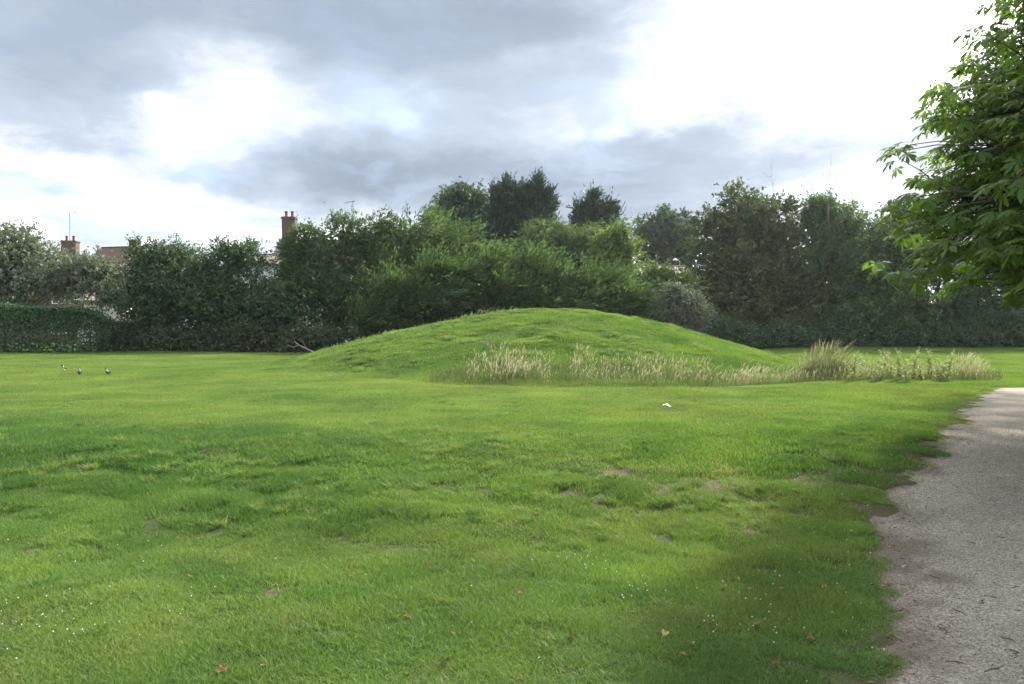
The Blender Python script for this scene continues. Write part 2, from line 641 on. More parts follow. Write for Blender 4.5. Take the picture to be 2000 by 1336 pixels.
def mat_roof(name, a, b):
    m, t, out = mat_new(name)
    tc = t.node('ShaderNodeTexCoord')
    sx = t.node('ShaderNodeSeparateXYZ')
    t.l.new(tc.outputs['Object'], sx.inputs[0])
    w = t.math('FRACT', t.math('MULTIPLY', sx.outputs[2], 6.0))
    n = t.noise(tc.outputs['Object'], 3.0, 5, 0.65)
    c = t.ramp(n, [(0.3, a), (0.7, b)])
    c = t.mix(t.math('MULTIPLY', t.smooth(w, 0.75, 1.0), 0.5), c, (0.04, 0.032, 0.03))
    p = t.node('ShaderNodeBsdfPrincipled')
    t.put(p.inputs['Base Color'], c)
    p.inputs['Roughness'].default_value = 0.85
    bp = t.node('ShaderNodeBump')
    bp.inputs['Strength'].default_value = 0.7
    bp.inputs['Distance'].default_value = 0.05
    t.put(bp.inputs['Height'], w)
    t.l.new(bp.outputs[0], p.inputs['Normal'])
    t.l.new(p.outputs[0], out.inputs[0])
    return m


M = {}
M['ground'] = mat_ground()
M['gravel'] = mat_gravel()
M['grass'] = mat_leaf('lawn_blade', (0.084, 0.148, 0.047), (0.136, 0.229, 0.071), (0.225, 0.305, 0.128), trans=0.42, rough=0.55, spec=0.18,
                      patch=0.22, patch_scale=0.42, thru=(1.25, 1.25, 0.55), lush=True)
M['bark'] = mat_plain('bark', (0.045, 0.036, 0.028), (0.12, 0.10, 0.08), 6, 0.95, 0.8, stretch=(1, 1, 0.25))
M['bark_grey'] = mat_plain('bark_grey', (0.10, 0.09, 0.085), (0.24, 0.225, 0.21), 6, 0.95, 0.6, stretch=(1, 1, 0.25))
M['dead'] = mat_plain('dead_wood', (0.20, 0.18, 0.16), (0.38, 0.35, 0.32), 7, 0.95, 0.4)
M['brick_red'] = mat_brick('brick_red', (0.115, 0.062, 0.048), (0.085, 0.048, 0.040), (0.13, 0.115, 0.10))
M['brick_dark'] = mat_brick('brick_dark', (0.11, 0.056, 0.044), (0.080, 0.045, 0.038), (0.12, 0.105, 0.10))
M['render'] = mat_plain('pale_render', (0.55, 0.56, 0.58), (0.68, 0.69, 0.70), 1.2, 0.9, 0.1)
M['roof_brown'] = mat_roof('roof_brown', (0.09, 0.058, 0.046), (0.14, 0.09, 0.068))
M['roof_grey'] = mat_roof('roof_grey', (0.15, 0.125, 0.11), (0.25, 0.21, 0.185))
M['pot'] = mat_plain('clay_pot', (0.17, 0.065, 0.055), (0.25, 0.10, 0.08), 9, 0.85, 0.1)
M['metal'] = mat_plain('aerial_metal', (0.22, 0.22, 0.23), (0.34, 0.34, 0.35), 9, 0.45, 0.0)
M['white_paint'] = mat_plain('white_paint', (0.70, 0.71, 0.73), (0.82, 0.82, 0.83), 2, 0.6, 0.0)
M['glass'] = mat_plain('dark_glass', (0.02, 0.025, 0.03), (0.04, 0.045, 0.05), 1, 0.08, 0.0, spec=0.6)
M['blue'] = mat_plain('blue_tarp', (0.02, 0.035, 0.22), (0.035, 0.06, 0.34), 5, 0.5, 0.2)

# ================================================================== the setting: terrain and path

def build_terrain():
    ys = np.concatenate([np.linspace(-40, 1, 14), np.arange(1.4, 3.0, 0.2), np.arange(3.0, 15, 0.11), np.arange(15, 24, 0.2),
                         np.arange(24, 60, 0.45), np.linspace(60, 110, 26)[0:], np.geomspace(114, 900, 24)])
    xs_p = np.concatenate([np.arange(0, 9, 0.13), np.arange(9, 16, 0.22), np.arange(16, 40, 0.8), np.geomspace(41, 700, 22)])
    xs = np.concatenate([-xs_p[::-1][:-1], xs_p])
    X, Y = np.meshgrid(xs, ys)
    Z = ground(X, Y)
    V = np.stack([X, Y, Z], -1).reshape(-1, 3)
    ny, nx = X.shape
    i = np.arange(ny - 1)[:, None] * nx + np.arange(nx - 1)[None]
    F = np.stack([i, i + 1, i + nx + 1, i + nx], -1).reshape(-1, 4)
    me = mesh_np('ground', V, F, mats=[M['ground']], smooth=True)
    a = me.attributes.new('bare', 'FLOAT', 'POINT')
    a.data.foreach_set('value', bare(X, Y).ravel().astype(np.float32))
    tag(link('ground', me), 'gently rolling mown lawn rising into a grassy mound', kind='structure')


def build_path():
    ys = np.concatenate([np.arange(-10, 2, 0.5), np.arange(2, 21.95, 0.09)])
    vs, es = [], []
    nu = 60
    u = np.linspace(-0.55, 4.2, nu)
    U, Y = np.meshgrid(u, ys)
    X = np.interp(Y, EDGE_Y, EDGE_X) + U * (1 + 5.0 * sstep(Y, 17.5, 19.5) * sstep(U, 0.5, 4.0))
    Z = height0(X, Y) - 0.018 + 0.006 * fbm(X * 1.3, Y * 1.3, 77, 3)
    V = np.stack([X, Y, Z], -1).reshape(-1, 3)
    ny, nx = X.shape
    i = np.arange(ny - 1)[:, None] * nx + np.arange(nx - 1)[None]
    F = np.stack([i, i + 1, i + nx + 1, i + nx], -1).reshape(-1, 4)
    me = mesh_np('path', V, F, mats=[M['gravel']], smooth=True)
    a = me.attributes.new('edge', 'FLOAT', 'POINT')
    pin = path_in(X, Y) + 0.35 * fbm(X * 3.1, Y * 3.1, 90, 3)
    a.data.foreach_set('value', (0.75 * (1 - sstep(pin, 0.0, 0.42))).ravel().astype(np.float32))
    tag(link('path', me), 'worn grey gravel path along the edge of the lawn', kind='structure')


build_terrain()
build_path()

# ================================================================== foliage builders

def unit(v):
    return v / np.maximum(np.linalg.norm(v, axis=-1, keepdims=True), 1e-9)


def rand_unit(n, g):
    return unit(g.normal(size=(n, 3)))


def leaf_quads(P, D, N, L, W, fold=0.18):
    """diamond leaves folded on the midrib: base, side, tip, side (two triangles each)"""
    n = len(P)
    D = unit(D)
    S = unit(np.cross(D, N))
    Nn = np.cross(S, D)
    L = L[:, None]; W = W[:, None]
    mid = P + D * L * 0.48 + Nn * W * fold
    V = np.empty((n, 4, 3))
    V[:, 0] = P
    V[:, 1] = mid + S * W * 0.5
    V[:, 2] = P + D * L - Nn * L * 0.08
    V[:, 3] = mid - S * W * 0.5
    F = np.arange(n)[:, None] * 4
    T = np.concatenate([F + np.array([[0, 1, 2]]), F + np.array([[0, 2, 3]])], 0)
    return V.reshape(-1, 3), T


def crown_leaves(g, ells, twigs, per, leaf, width, tw_len=0.8, bias=(0, 0, 0.25), droop=0.25, clump=0.30, spread=0.75,
                 along=0.5, shell=0.5, flat=0.0, clumps_per=1.0, inner=3800, patchy=0.22):
    """leaves on twigs on clumps in a crown made of ellipsoids (cx, cy, cz, rx, ry, rz)"""
    E = np.array(ells, float)
    wt = (E[:, 3] * E[:, 4] + E[:, 3] * E[:, 5] + E[:, 4] * E[:, 5])
    wt = wt / wt.sum()
    ncl = max(6, int(38 * len(E) * clumps_per))
    ei = g.choice(len(E), ncl, p=0.6 * wt + 0.4 / len(E))
    d = rand_unit(ncl, g)
    f = shell + (1.0 - shell) * g.random(ncl) ** 0.6
    cc = E[ei, :3] + E[ei, 3:] * d * (f * 0.90)[:, None]
    cr = 0.82 * clump * E[ei, 3:].mean(1) * g.uniform(0.6, 1.4, ncl)
    ctint = g.normal(0, patchy, ncl)
    ti = g.integers(0, ncl, twigs)
    out_c = d[ti]
    off = rand_unit(twigs, g)
    start = cc[ti] + off * (cr[ti] * g.random(twigs) ** 0.45 * 0.80)[:, None]
    tdir = unit(off * spread + out_c * 0.6 + np.array(bias) + 0.35 * g.normal(size=(twigs, 3)))
    tl = tw_len * g.uniform(0.5, 1.3, twigs) * np.where(g.random(twigs) < 0.05, 1.9, 1.0)
    n = twigs * per
    k = np.repeat(np.arange(twigs), per)
    t = g.random(n) ** 0.8
    P = start[k] + tdir[k] * (tl[k] * t)[:, None]
    P[:, 2] -= droop * tl[k] * t * t
    P += 0.06 * tw_len * g.normal(size=(n, 3))
    axis = unit(tdir[k] * along + rand_unit(n, g) * (1 - along) + np.array([0, 0, -droop * 0.6]))
    N = unit(rand_unit(n, g) * 0.5 + off[k] * 0.95 + np.array([0, 0, 0.45 + flat]))
    L = leaf * g.uniform(0.65, 1.35, n)
    W = width * g.uniform(0.7, 1.3, n)
    V, T = leaf_quads(P, axis, N, L, W)
    tint = np.clip(0.45 + ctint[ti][k] + g.normal(0, 0.16, n) + 0.10 * g.normal(size=twigs)[k], 0, 1)
    # the inner crown: fewer, larger sprays that close the view through it
    m = inner
    ei = g.choice(len(E), m, p=wt)
    dd = rand_unit(m, g)
    P2 = E[ei, :3] + E[ei, 3:] * dd * (0.78 * g.random(m) ** 0.5)[:, None]
    sz = leaf * 2.6 * g.uniform(0.7, 1.3, m)
    V2, T2 = leaf_quads(P2, rand_unit(m, g), unit(rand_unit(m, g) + np.array([0, -0.6, 0.3])), sz, np.minimum(sz, max(width, leaf * 0.45) * 2.6) * 0.9)
    t2 = np.clip(0.35 + 0.15 * g.normal(size=m), 0, 1)
    T = np.concatenate([T, T2 + len(V)]); V = np.concatenate([V, V2])
    return V, T, np.concatenate([np.repeat(tint, 4), np.repeat(t2, 4)]), cc, cr


def woody(g, base, top, r0, targets, sides=7, limb=0.30):
    """one continuous woody body: trunk and limbs reaching to clump centres"""
    mb = MB()
    base, top = Vector(base), Vector(top)
    ax = top - base
    pts, rad = [], []
    for i in range(9):
        t = i / 8
        w = 0.05 * ax.length * math.sin(t * 5.0) * 0.4
        pts.append(base + ax * t + Vector((w, w * 0.5, 0)))
        rad.append(r0 * (1.25 if i == 0 else 1.0) * (1 - 0.82 * t))
    pts[0].z -= 0.15
    mb.tube(pts, rad, sides, 0.5)
    for c in targets:
        c = Vector(c)
        hgt = max(0.12, min(0.9, (c.z - base.z) / ax.length * 0.75 - 0.08))
        s = base + ax * hgt
        k = hgt * 8
        i0 = int(k)
        s = pts[i0].lerp(pts[min(i0 + 1, 8)], k - i0)
        rr = r0 * (1 - 0.82 * hgt) * limb * 1.4
        mid = s.lerp(c, 0.5) + Vector((g.normal() * 0.12, g.normal() * 0.12, 0.10 * (c - s).length))
        q = s.lerp(c, 0.78) + Vector((g.normal() * 0.12, g.normal() * 0.12, 0.06 * (c - s).length))
        mb.tube([s, mid, q, c], [rr, rr * 0.65, rr * 0.4, rr * 0.15], 5, 0.5)
    return mb


def ell(px, py, rx, ry, Y, ry_depth=None):
    """a crown lobe: centre and half sizes read off the photograph, at depth Y, turned into metres"""
    c = at(px, py, Y)
    k = Y / FPX
    return (c.x, c.y, c.z, rx * k, (ry_depth if ry_depth else (rx + ry) * 0.5 * k * 0.9), ry * k)


def make_tree(name, label, cat, base_px, Y, ells, mat, seed, twigs=2600, per=9, leaf=0.17, width=0.10, bark='bark', trunk=0.22, group=None, lean=0.0, n_limbs=16, **kw):
    g = np.random.default_rng(seed)
    E = [ell(*e) if len(e) == 5 else ell(*e[:5], ry_depth=e[5]) for e in ells]
    x0 = (base_px - 1000) / FPX * Y
    z0 = gz(x0, Y)
    root = empty(name, (x0, Y, z0))
    V, T, tint, cc, cr = crown_leaves(g, E, int(twigs * 0.84), per, leaf * 1.04, width * 1.04, **kw)
    o = np.array([x0, Y, z0])
    lo = np.maximum(V[:, 2], z0 + 0.02)
    V = V.copy(); V[:, 2] = lo
    me = mesh_np('crown', V - o, T, tint=tint, mats=[mat])
    link('crown', me, root)
    zt = max(e[2] + e[5] * 0.35 for e in E)
    big = max(E, key=lambda e: e[3] * e[5])
    pick = g.permutation(len(cc))[:n_limbs]
    w = woody(g, (0, 0, 0), (big[0] - x0 + lean, big[1] - Y, zt - z0), trunk, [Vector(cc[i] - o) for i in pick])
    w.build('trunk', M[bark], root, smooth=True)
    tag(root, label, cat, group)
    return root


# leaf colours of the hedge line and trees
M['lf_dark'] = mat_leaf('leaf_dark', (0.037, 0.066, 0.040), (0.063, 0.108, 0.059), (0.110, 0.168, 0.082), trans=0.25, spec=0.16, rough=0.45)
M['lf_mid'] = mat_leaf('leaf_mid', (0.044, 0.080, 0.039), (0.077, 0.130, 0.058), (0.126, 0.184, 0.077), trans=0.32, spec=0.16)
M['lf_willow'] = mat_leaf('leaf_willow', (0.056, 0.096, 0.048), (0.098, 0.154, 0.072), (0.159, 0.216, 0.102), trans=0.34, spec=0.16)
M['lf_light'] = mat_leaf('leaf_light', (0.073, 0.120, 0.043), (0.128, 0.192, 0.062), (0.195, 0.252, 0.089), trans=0.38, spec=0.16)
M['lf_grey'] = mat_leaf('leaf_grey', (0.073, 0.102, 0.076), (0.122, 0.156, 0.115), (0.232, 0.258, 0.212), trans=0.25, spec=0.16, back=(0.20, 0.22, 0.18))
M['lf_conifer'] = mat_leaf('leaf_conifer', (0.030, 0.054, 0.042), (0.052, 0.085, 0.062), (0.082, 0.120, 0.080), trans=0.12, spec=0.16)
M['lf_blue'] = mat_leaf('leaf_bluegreen', (0.044, 0.077, 0.056), (0.076, 0.125, 0.082), (0.128, 0.180, 0.118), trans=0.28, spec=0.16)
M['lf_brown'] = mat_leaf('leaf_maple', (0.044, 0.065, 0.035), (0.076, 0.106, 0.053), (0.128, 0.156, 0.072), trans=0.30, spec=0.16)
M['lf_hedge'] = mat_leaf('leaf_hedge', (0.032, 0.066, 0.035), (0.054, 0.108, 0.051), (0.095, 0.168, 0.069), trans=0.22, spec=0.16, rough=0.3)
M['lf_scrub'] = mat_leaf('leaf_scrub', (0.039, 0.058, 0.038), (0.068, 0.094, 0.056), (0.116, 0.138, 0.082), trans=0.25, spec=0.16)

WIND = (0.75, -0.1, 0.35)

make_tree('whitebeam_tree', 'loose silvery leaved tree over the clipped hedge', 'tree', 60, 54,
          [(40, 535, 120, 78, 54), (145, 535, 75, 48, 53), (-60, 520, 120, 95, 54), (30, 480, 65, 38, 54), (190, 545, 42, 36, 53), (215, 580, 26, 22, 52.5)], M['lf_grey'], 1,
          twigs=3000, per=8, leaf=0.17, width=0.12, bark='bark_grey', bias=(0.35, 0, 0.5), clump=0.26, n_limbs=26, tw_len=0.9, trunk=0.2)
make_tree('hawthorn_tree', 'dark bushy hawthorn between the silvery tree and the rendered house', 'tree', 330, 52,
          [(330, 560, 100, 92, 52), (292, 600, 50, 80, 51.5), (400, 590, 75, 100, 51.5), (300, 510, 60, 40, 52)], M['lf_dark'], 2,
          twigs=4200, per=9, leaf=0.13, width=0.10, bias=(0.1, 0, 0.3), clump=0.30, shell=0.45)
make_tree('hawthorn_tree', 'dark ragged hawthorn in front of the pale rendered gable', 'tree', 460, 51,
          [(465, 505, 50, 42, 51), (455, 610, 80, 80, 51), (530, 620, 55, 80, 50.5), (420, 560, 40, 60, 51)], M['lf_dark'], 3,
          twigs=3600, per=9, leaf=0.13, width=0.10, bias=(0.3, 0, 0.35), clump=0.28)
make_tree('ash_tree', 'mid green tree growing up against the chimney with two pots', 'tree', 620, 53,
          [(640, 510, 75, 70, 53), (610, 575, 70, 85, 52), (690, 600, 80, 90, 52), (735, 490, 60, 62, 54), (600, 470, 26, 30, 53), (680, 460, 40, 42, 53), (755, 450, 26, 34, 54), (578, 492, 24, 26, 52.5), (562, 530, 26, 30, 52)], M['lf_mid'], 4,
          twigs=5200, per=9, leaf=0.17, width=0.075, bias=(0.45, 0, 0.35), clump=0.28, along=0.6)
make_tree('willow_tree', 'light green wind-bent willow left of the cypresses', 'tree', 840, 54,
          [(830, 500, 95, 85, 54), (900, 520, 60, 70, 54), (780, 560, 80, 90, 53), (850, 600, 110, 70, 52)], M['lf_willow'], 5,
          twigs=3300, per=11, leaf=0.26, width=0.095, bias=WIND, along=0.8, tw_len=1.4, clump=0.20, clumps_per=1.4, spread=0.32, droop=0.12, shell=0.35, patchy=0.26)
make_tree('willow_shrub', 'feathery wind-bent willow shrub on the shoulder of the mound', 'shrub', 800, 48,
          [(800, 598, 75, 42, 48), (740, 632, 60, 36, 48), (870, 590, 60, 45, 48.5), (765, 575, 28, 40, 48.5), (845, 552, 26, 44, 48.5), (905, 560, 24, 40, 49)], M['lf_mid'], 6,
          twigs=2200, per=11, leaf=0.26, width=0.095, bias=WIND, along=0.85, tw_len=1.5, clump=0.20, clumps_per=1.5, spread=0.28, droop=0.12, shell=0.35, patchy=0.26, trunk=0.09)
make_tree('willow_shrub', 'feathery willow shrub with brighter shoots behind the mound top', 'shrub', 1000, 49,
          [(1000, 580, 70, 42, 49), (940, 595, 60, 42, 49), (1055, 596, 50, 40, 49), (1010, 620, 130, 28, 49), (970, 545, 26, 42, 49.5), (1035, 540, 28, 46, 49.5), (1085, 566, 22, 36, 49)], M['lf_mid'], 7,
          twigs=3300, per=11, leaf=0.26, width=0.095, bias=WIND, along=0.85, tw_len=1.5, clump=0.19, clumps_per=1.5, spread=0.28, droop=0.12, shell=0.35, patchy=0.26, trunk=0.09)
make_tree('willow_shrub', 'dark feathery willow shrub behind the right shoulder of the mound', 'shrub', 1160, 49,
          [(1150, 602, 65, 38, 49), (1205, 606, 46, 36, 49), (1120, 620, 90, 28, 49), (1140, 568, 22, 34, 49.5), (1185, 575, 24, 36, 49.5)], M['lf_mid'], 8,
          twigs=2500, per=11, leaf=0.26, width=0.095, bias=WIND, along=0.85, tw_len=1.4, clump=0.19, clumps_per=1.5, spread=0.28, droop=0.12, shell=0.35, patchy=0.26, trunk=0.09)
make_tree('sycamore_tree', 'tall bluish green broadleaf tree left of the cypress tops', 'tree', 900, 76,
          [(900, 410, 55, 55, 76), (870, 440, 42, 45, 75), (935, 440, 42, 50, 75), (895, 480, 70, 60, 76)], M['lf_blue'], 9,
          twigs=3400, per=9, leaf=0.22, width=0.17, clump=0.27, trunk=0.35)
def spire(px, top, base, w, Y):
    """lobes of one tapering cypress leader"""
    h = base - top
    return [(px, top + 0.10 * h, w * 0.16, 0.12 * h, Y), (px, top + 0.24 * h, w * 0.30, 0.16 * h, Y), (px + 1, top + 0.45 * h, w * 0.42, 0.22 * h, Y), (px, top + 0.75 * h, w * 0.5, 0.26 * h, Y)]


for nm, lab, bx, seed, es in (
        ('cypress_tree', 'dark many-topped cypress beside the tall bluish tree', 985, 10, spire(968, 366, 560, 44, 72) + spire(990, 352, 570, 48, 72) + spire(1010, 372, 560, 40, 72.5)),
        ('cypress_tree', 'dark cypress with leaning tips behind the weeping willow', 1045, 11, spire(1047, 352, 560, 50, 71) + spire(1027, 366, 560, 40, 71.5) + spire(1069, 372, 560, 42, 71)),
        ('cypress_tree', 'dark cypress whose top shows above the weeping willow', 1165, 12, spire(1158, 374, 560, 62, 73) + spire(1190, 398, 560, 54, 73) + spire(1132, 396, 560, 44, 73.5))):
    make_tree(nm, lab, 'cypress', bx, es[0][4], es, M['lf_conifer'], seed, twigs=2800, per=11, leaf=0.26, width=0.07,
              bias=(0.15, 0, 0.9), along=0.85, tw_len=0.7, clump=0.46, droop=0.0, spread=0.6, shell=0.35, trunk=0.3)
make_tree('weeping_willow', 'rounded grey-green weeping willow above the mound', 'tree', 1100, 61,
          [(1080, 485, 80, 65, 61), (1150, 490, 75, 55, 61), (1030, 500, 40, 45, 61), (1120, 530, 90, 50, 60)], M['lf_willow'], 13,
          twigs=4200, per=11, leaf=0.22, width=0.05, bias=(0.35, 0, 0.0), along=0.75, tw_len=1.2, droop=0.7, clump=0.24, trunk=0.3)
make_tree('hazel_shrub', 'yellow-green bush tucked against the weeping willow', 'shrub', 1205, 57,
          [(1205, 490, 38, 60, 57), (1190, 530, 40, 50, 56.5), (1215, 555, 30, 40, 56)], M['lf_light'], 14,
          twigs=1500, per=9, leaf=0.16, width=0.12, bias=(0.2, 0, 0.3), trunk=0.1)
make_tree('oak_tree', 'distant rounded tree standing alone against the sky', 'tree', 1300, 88,
          [(1300, 455, 62, 48, 88), (1270, 480, 38, 45, 88), (1335, 475, 38, 50, 88), (1300, 520, 70, 50, 88)], M['lf_blue'], 15,
          twigs=3200, per=8, leaf=0.25, width=0.19, clump=0.24, trunk=0.35)
make_tree('elder_shrub', 'light green elder bush below the distant rounded tree', 'shrub', 1290, 53,
          [(1285, 560, 50, 45, 53), (1325, 580, 40, 50, 53), (1260, 600, 55, 40, 52)], M['lf_light'], 16,
          twigs=2000, per=9, leaf=0.17, width=0.10, bias=(0.3, 0, 0.3), trunk=0.09)
make_tree('young_birch', 'thin grey-green young tree with a bare leaning stem', 'tree', 1372, 47,
          [(1340, 600, 42, 42, 47), (1318, 580, 28, 34, 47), (1362, 620, 20, 22, 47)], M['lf_grey'], 17,
          twigs=900, per=8, leaf=0.10, width=0.06, bark='bark_grey', bias=(0.2, 0, 0.0), droop=0.4, trunk=0.06, n_limbs=10)
maple = make_tree('maple_tree', 'tall broad dark maple right of the mound', 'tree', 1470, 56,
          [(1460, 440, 85, 80, 56), (1410, 470, 60, 75, 56), (1500, 480, 80, 90, 55.5), (1440, 570, 95, 90, 54), (1530, 590, 80, 85, 54), (1390, 560, 50, 60, 55), (1490, 640, 110, 40, 53)], M['lf_brown'], 18,
          twigs=6800, per=9, leaf=0.17, width=0.15, clump=0.25, trunk=0.3, bias=(0.15, 0, 0.3))
ashr = make_tree('ash_tree', 'hazy tree with bare twigs above its crown beside the maple', 'tree', 1620, 55,
          [(1625, 450, 65, 65, 55), (1590, 520, 70, 80, 54.5), (1660, 500, 60, 80, 54.5), (1620, 610, 90, 70, 53), (1600, 415, 25, 30, 55)], M['lf_mid'], 19,
          twigs=4800, per=9, leaf=0.17, width=0.09, clump=0.25, trunk=0.25)
make_tree('lime_tree', 'tree with sunlit yellow-green leaves left of the chestnut bough', 'tree', 1740, 52,
          [(1730, 510, 70, 75, 52), (1690, 540, 55, 70, 52), (1790, 500, 65, 85, 52), (1740, 610, 95, 75, 51), (1760, 440, 45, 40, 53)], M['lf_mid'], 20,
          twigs=4800, per=9, leaf=0.17, width=0.13, clump=0.25, trunk=0.25)
make_tree('holly_tree', 'very dark dense tree beneath the chestnut bough', 'tree', 1900, 52,
          [(1880, 560, 95, 100, 52), (1960, 540, 90, 120, 52), (1840, 620, 70, 55, 51), (1920, 640, 120, 40, 50.5), (2060, 560, 90, 120, 53), (2150, 520, 100, 150, 54)], M['lf_dark'], 21,
          twigs=6400, per=9, leaf=0.16, width=0.12, clump=0.25, trunk=0.25)

# low scrub along the foot of the tree line
scrub = [(255, 665, 60, 35, 50, 'dark bramble scrub at the end of the clipped hedge', 'lf_scrub'),
         (370, 660, 75, 40, 50, 'dark bramble scrub under the first hawthorn', 'lf_scrub'),
         (500, 665, 70, 36, 49, 'dark bramble scrub under the ragged hawthorn', 'lf_scrub'),
         (610, 660, 60, 40, 48, 'tangled scrub around the pale dead branch', 'lf_scrub'),
         (1400, 655, 70, 32, 49, 'dark scrub at the foot of the maple', 'lf_dark'),
         (1560, 655, 90, 35, 50, 'dark scrub between maple and hazy tree', 'lf_dark'),
         (1690, 650, 80, 40, 50, 'dark scrub under the sunlit yellow-green tree', 'lf_dark'),
         (1830, 650, 90, 36, 49.5, 'dark scrub at the edge of the shaded lawn', 'lf_dark'),
         (1980, 645, 90, 40, 49.5, 'dark scrub at the frame edge below the chestnut', 'lf_dark')]
for i, (px, py, rx, ry, Y, lab, mt) in enumerate(scrub):
    py, ry = py + (0, 8, 4, 10, 2, 9, -6, 6, -4)[i], ry * (0.8, 0.8, 1.0, 0.7, 1.1, 0.8, 1.3, 0.8, 1.2)[i]
    make_tree('bramble_bush', lab, 'bush', px, Y, [(px, py, rx, ry, Y), (px - rx * 0.4, py + ry * 0.3, rx * 0.6, ry * 0.7, Y - 0.5), (px + rx * 0.5, py + ry * 0.2, rx * 0.5, ry * 0.8, Y - 0.4)],
              M[mt], 40 + i, twigs=1500, per=9, leaf=0.13, width=0.10, trunk=0.05, clump=0.3, n_limbs=8, inner=1800, group='scrub along the tree line')


def build_hedge():
    g = np.random.default_rng(70)
    a, b = at(-260, 690, 46), at(222, 690, 49)
    a.z = b.z = 0
    ax = (b - a); Lh = ax.length; ax.normalize()
    nrm = Vector((ax.y, -ax.x, 0))
    n = 26000
    s = g.random(n) * Lh
    Hh, Wd = 2.75, 2.2
    per = g.random(n) * (Hh + Wd + Hh * 0.5)
    lateral = np.where(per < Hh, Wd / 2, np.where(per < Hh + Wd, Wd / 2 - (per - Hh), -Wd / 2))
    up = np.where(per < Hh, per, np.where(per < Hh + Wd, Hh, Hh - (per - Hh - Wd)))
    endf = sstep(s, Lh - 1.6, Lh)
    up = up * (1 - 0.28 * endf)
    bul = 0.35 * fbm(s * 0.8, up * 1.1, 71, 3) - 0.10 * g.random(n) * 4 * g.random(n)
    no = np.where(per < Hh, 1.0, np.where(per < Hh + Wd, 0.0, -1.0))
    lat2 = lateral * (1 - 0.4 * endf) + no * bul
    up2 = up + (1 - abs(no)) * bul * 0.8
    P = np.array(a)[None] + np.array(ax)[None] * s[:, None] + np.array(nrm)[None] * lat2[:, None]
    P[:, 2] = ground(P[:, 0], P[:, 1]) + np.maximum(up2, 0.05)
    outw = np.array(nrm)[None] * no[:, None] + np.array([0, 0, 1.0])[None] * (1 - abs(no))[:, None]
    N = unit(outw + 0.6 * g.normal(size=(n, 3)))
    D = unit(np.cross(N, rand_unit(n, g)) + 0.3 * np.array([0, 0, -1.0]))
    V, T = leaf_quads(P, D, N, 0.17 * g.uniform(0.7, 1.3, n), 0.085 * g.uniform(0.7, 1.3, n))
    tint = np.clip(0.45 + 0.2 * g.normal(size=n) + 0.25 * fbm(s * 0.5, up * 0.5, 72, 2), 0, 1)
    c = (a + b) / 2
    o = np.array([c.x, c.y, 0.0])
    root = empty('clipped_hedge', (c.x, c.y, 0))
    link('foliage', mesh_np('foliage', V - o, T, tint=np.repeat(tint, 4), mats=[M['lf_hedge']]), root)
    mb = MB()
    for k in range(14):
        q = a + ax * (Lh * (k + 0.5) / 14) - c
        mb.tube([q + Vector((0, 0, -0.1)), q + Vector((0.1, 0.05, 1.0)), q + Vector((-0.1, 0, 2.3))], [0.05, 0.04, 0.015], 5)
    mb.build('stem', M['bark'], root)
    tag(root, 'clipped dark glossy hedge at the left edge of the lawn', 'hedge')


build_hedge()

# bare twigs above crowns and the pale fallen branch
def bare_twigs(name, parent, origin, specs, r, mat, seed):
    g = np.random.default_rng(seed)
    mb = MB()
    o = Vector(parent.location)

    def grow(p, d, ln, rad, depth):
        pts, rr = [p], [rad]
        q = p.copy()
        for i in range(4):
            d = (d + Vector((g.normal() * 0.10, g.normal() * 0.10, g.normal() * 0.06))).normalized()
            q = q + d * ln / 4
            pts.append(q.copy()); rr.append(rad * (1 - 0.2 * (i + 1)))
            if depth > 0 and i > 0:
                for _ in range(2):
                    nd = (d + Vector((g.normal() * 0.5, g.normal() * 0.5, g.normal() * 0.25))).normalized()
                    grow(q.copy(), nd, ln * 0.5, rad * 0.6, depth - 1)
        mb.tube(pts, rr, 4)
    for (p, d, ln) in specs:
        grow(Vector(p) - o, Vector(d).normalized(), ln, r, 1)
    return mb.build(name, mat, parent)


bare_twigs('dead_branch', maple, None, [(at(1515, 395, 55), (-0.25, 0, 1), 2.4)], 0.014, M['bark_grey'], 81)
bare_twigs('dead_branch', ashr, None, [(at(1612, 400, 55), (0.0, 0, 1), 2.6), (at(1606, 400, 55), (-0.5, 0, 1), 2.2), (at(1618, 400, 55), (0.4, 0, 1), 2.0)], 0.011, M['bark_grey'], 82)

# ================================================================== houses beyond the trees

def gable_roof(w, d, z0, h, over=0.35, th=0.14):
    """roof with the ridge along x, thick slopes"""
    mb = MB()
    hw, hd = w / 2 + over, d / 2 + over
    e = z0 - h * over / (d / 2)
    sec = [(-hd, e), (0, z0 + h), (hd, e), (hd, e - th), (0, z0 + h - th), (-hd, e - th)]
    vs = [(-hw, y, z) for y, z in sec] + [(hw, y, z) for y, z in sec]
    fs = [(0, 1, 7, 6), (1, 2, 8, 7), (2, 3, 9, 8), (3, 4, 10, 9), (4, 5, 11, 10), (5, 0, 6, 11), (5, 4, 1, 0), (4, 3, 2, 1), (6, 7, 10, 11), (7, 8, 9, 10)]
    mb.add(vs, fs)
    return mb


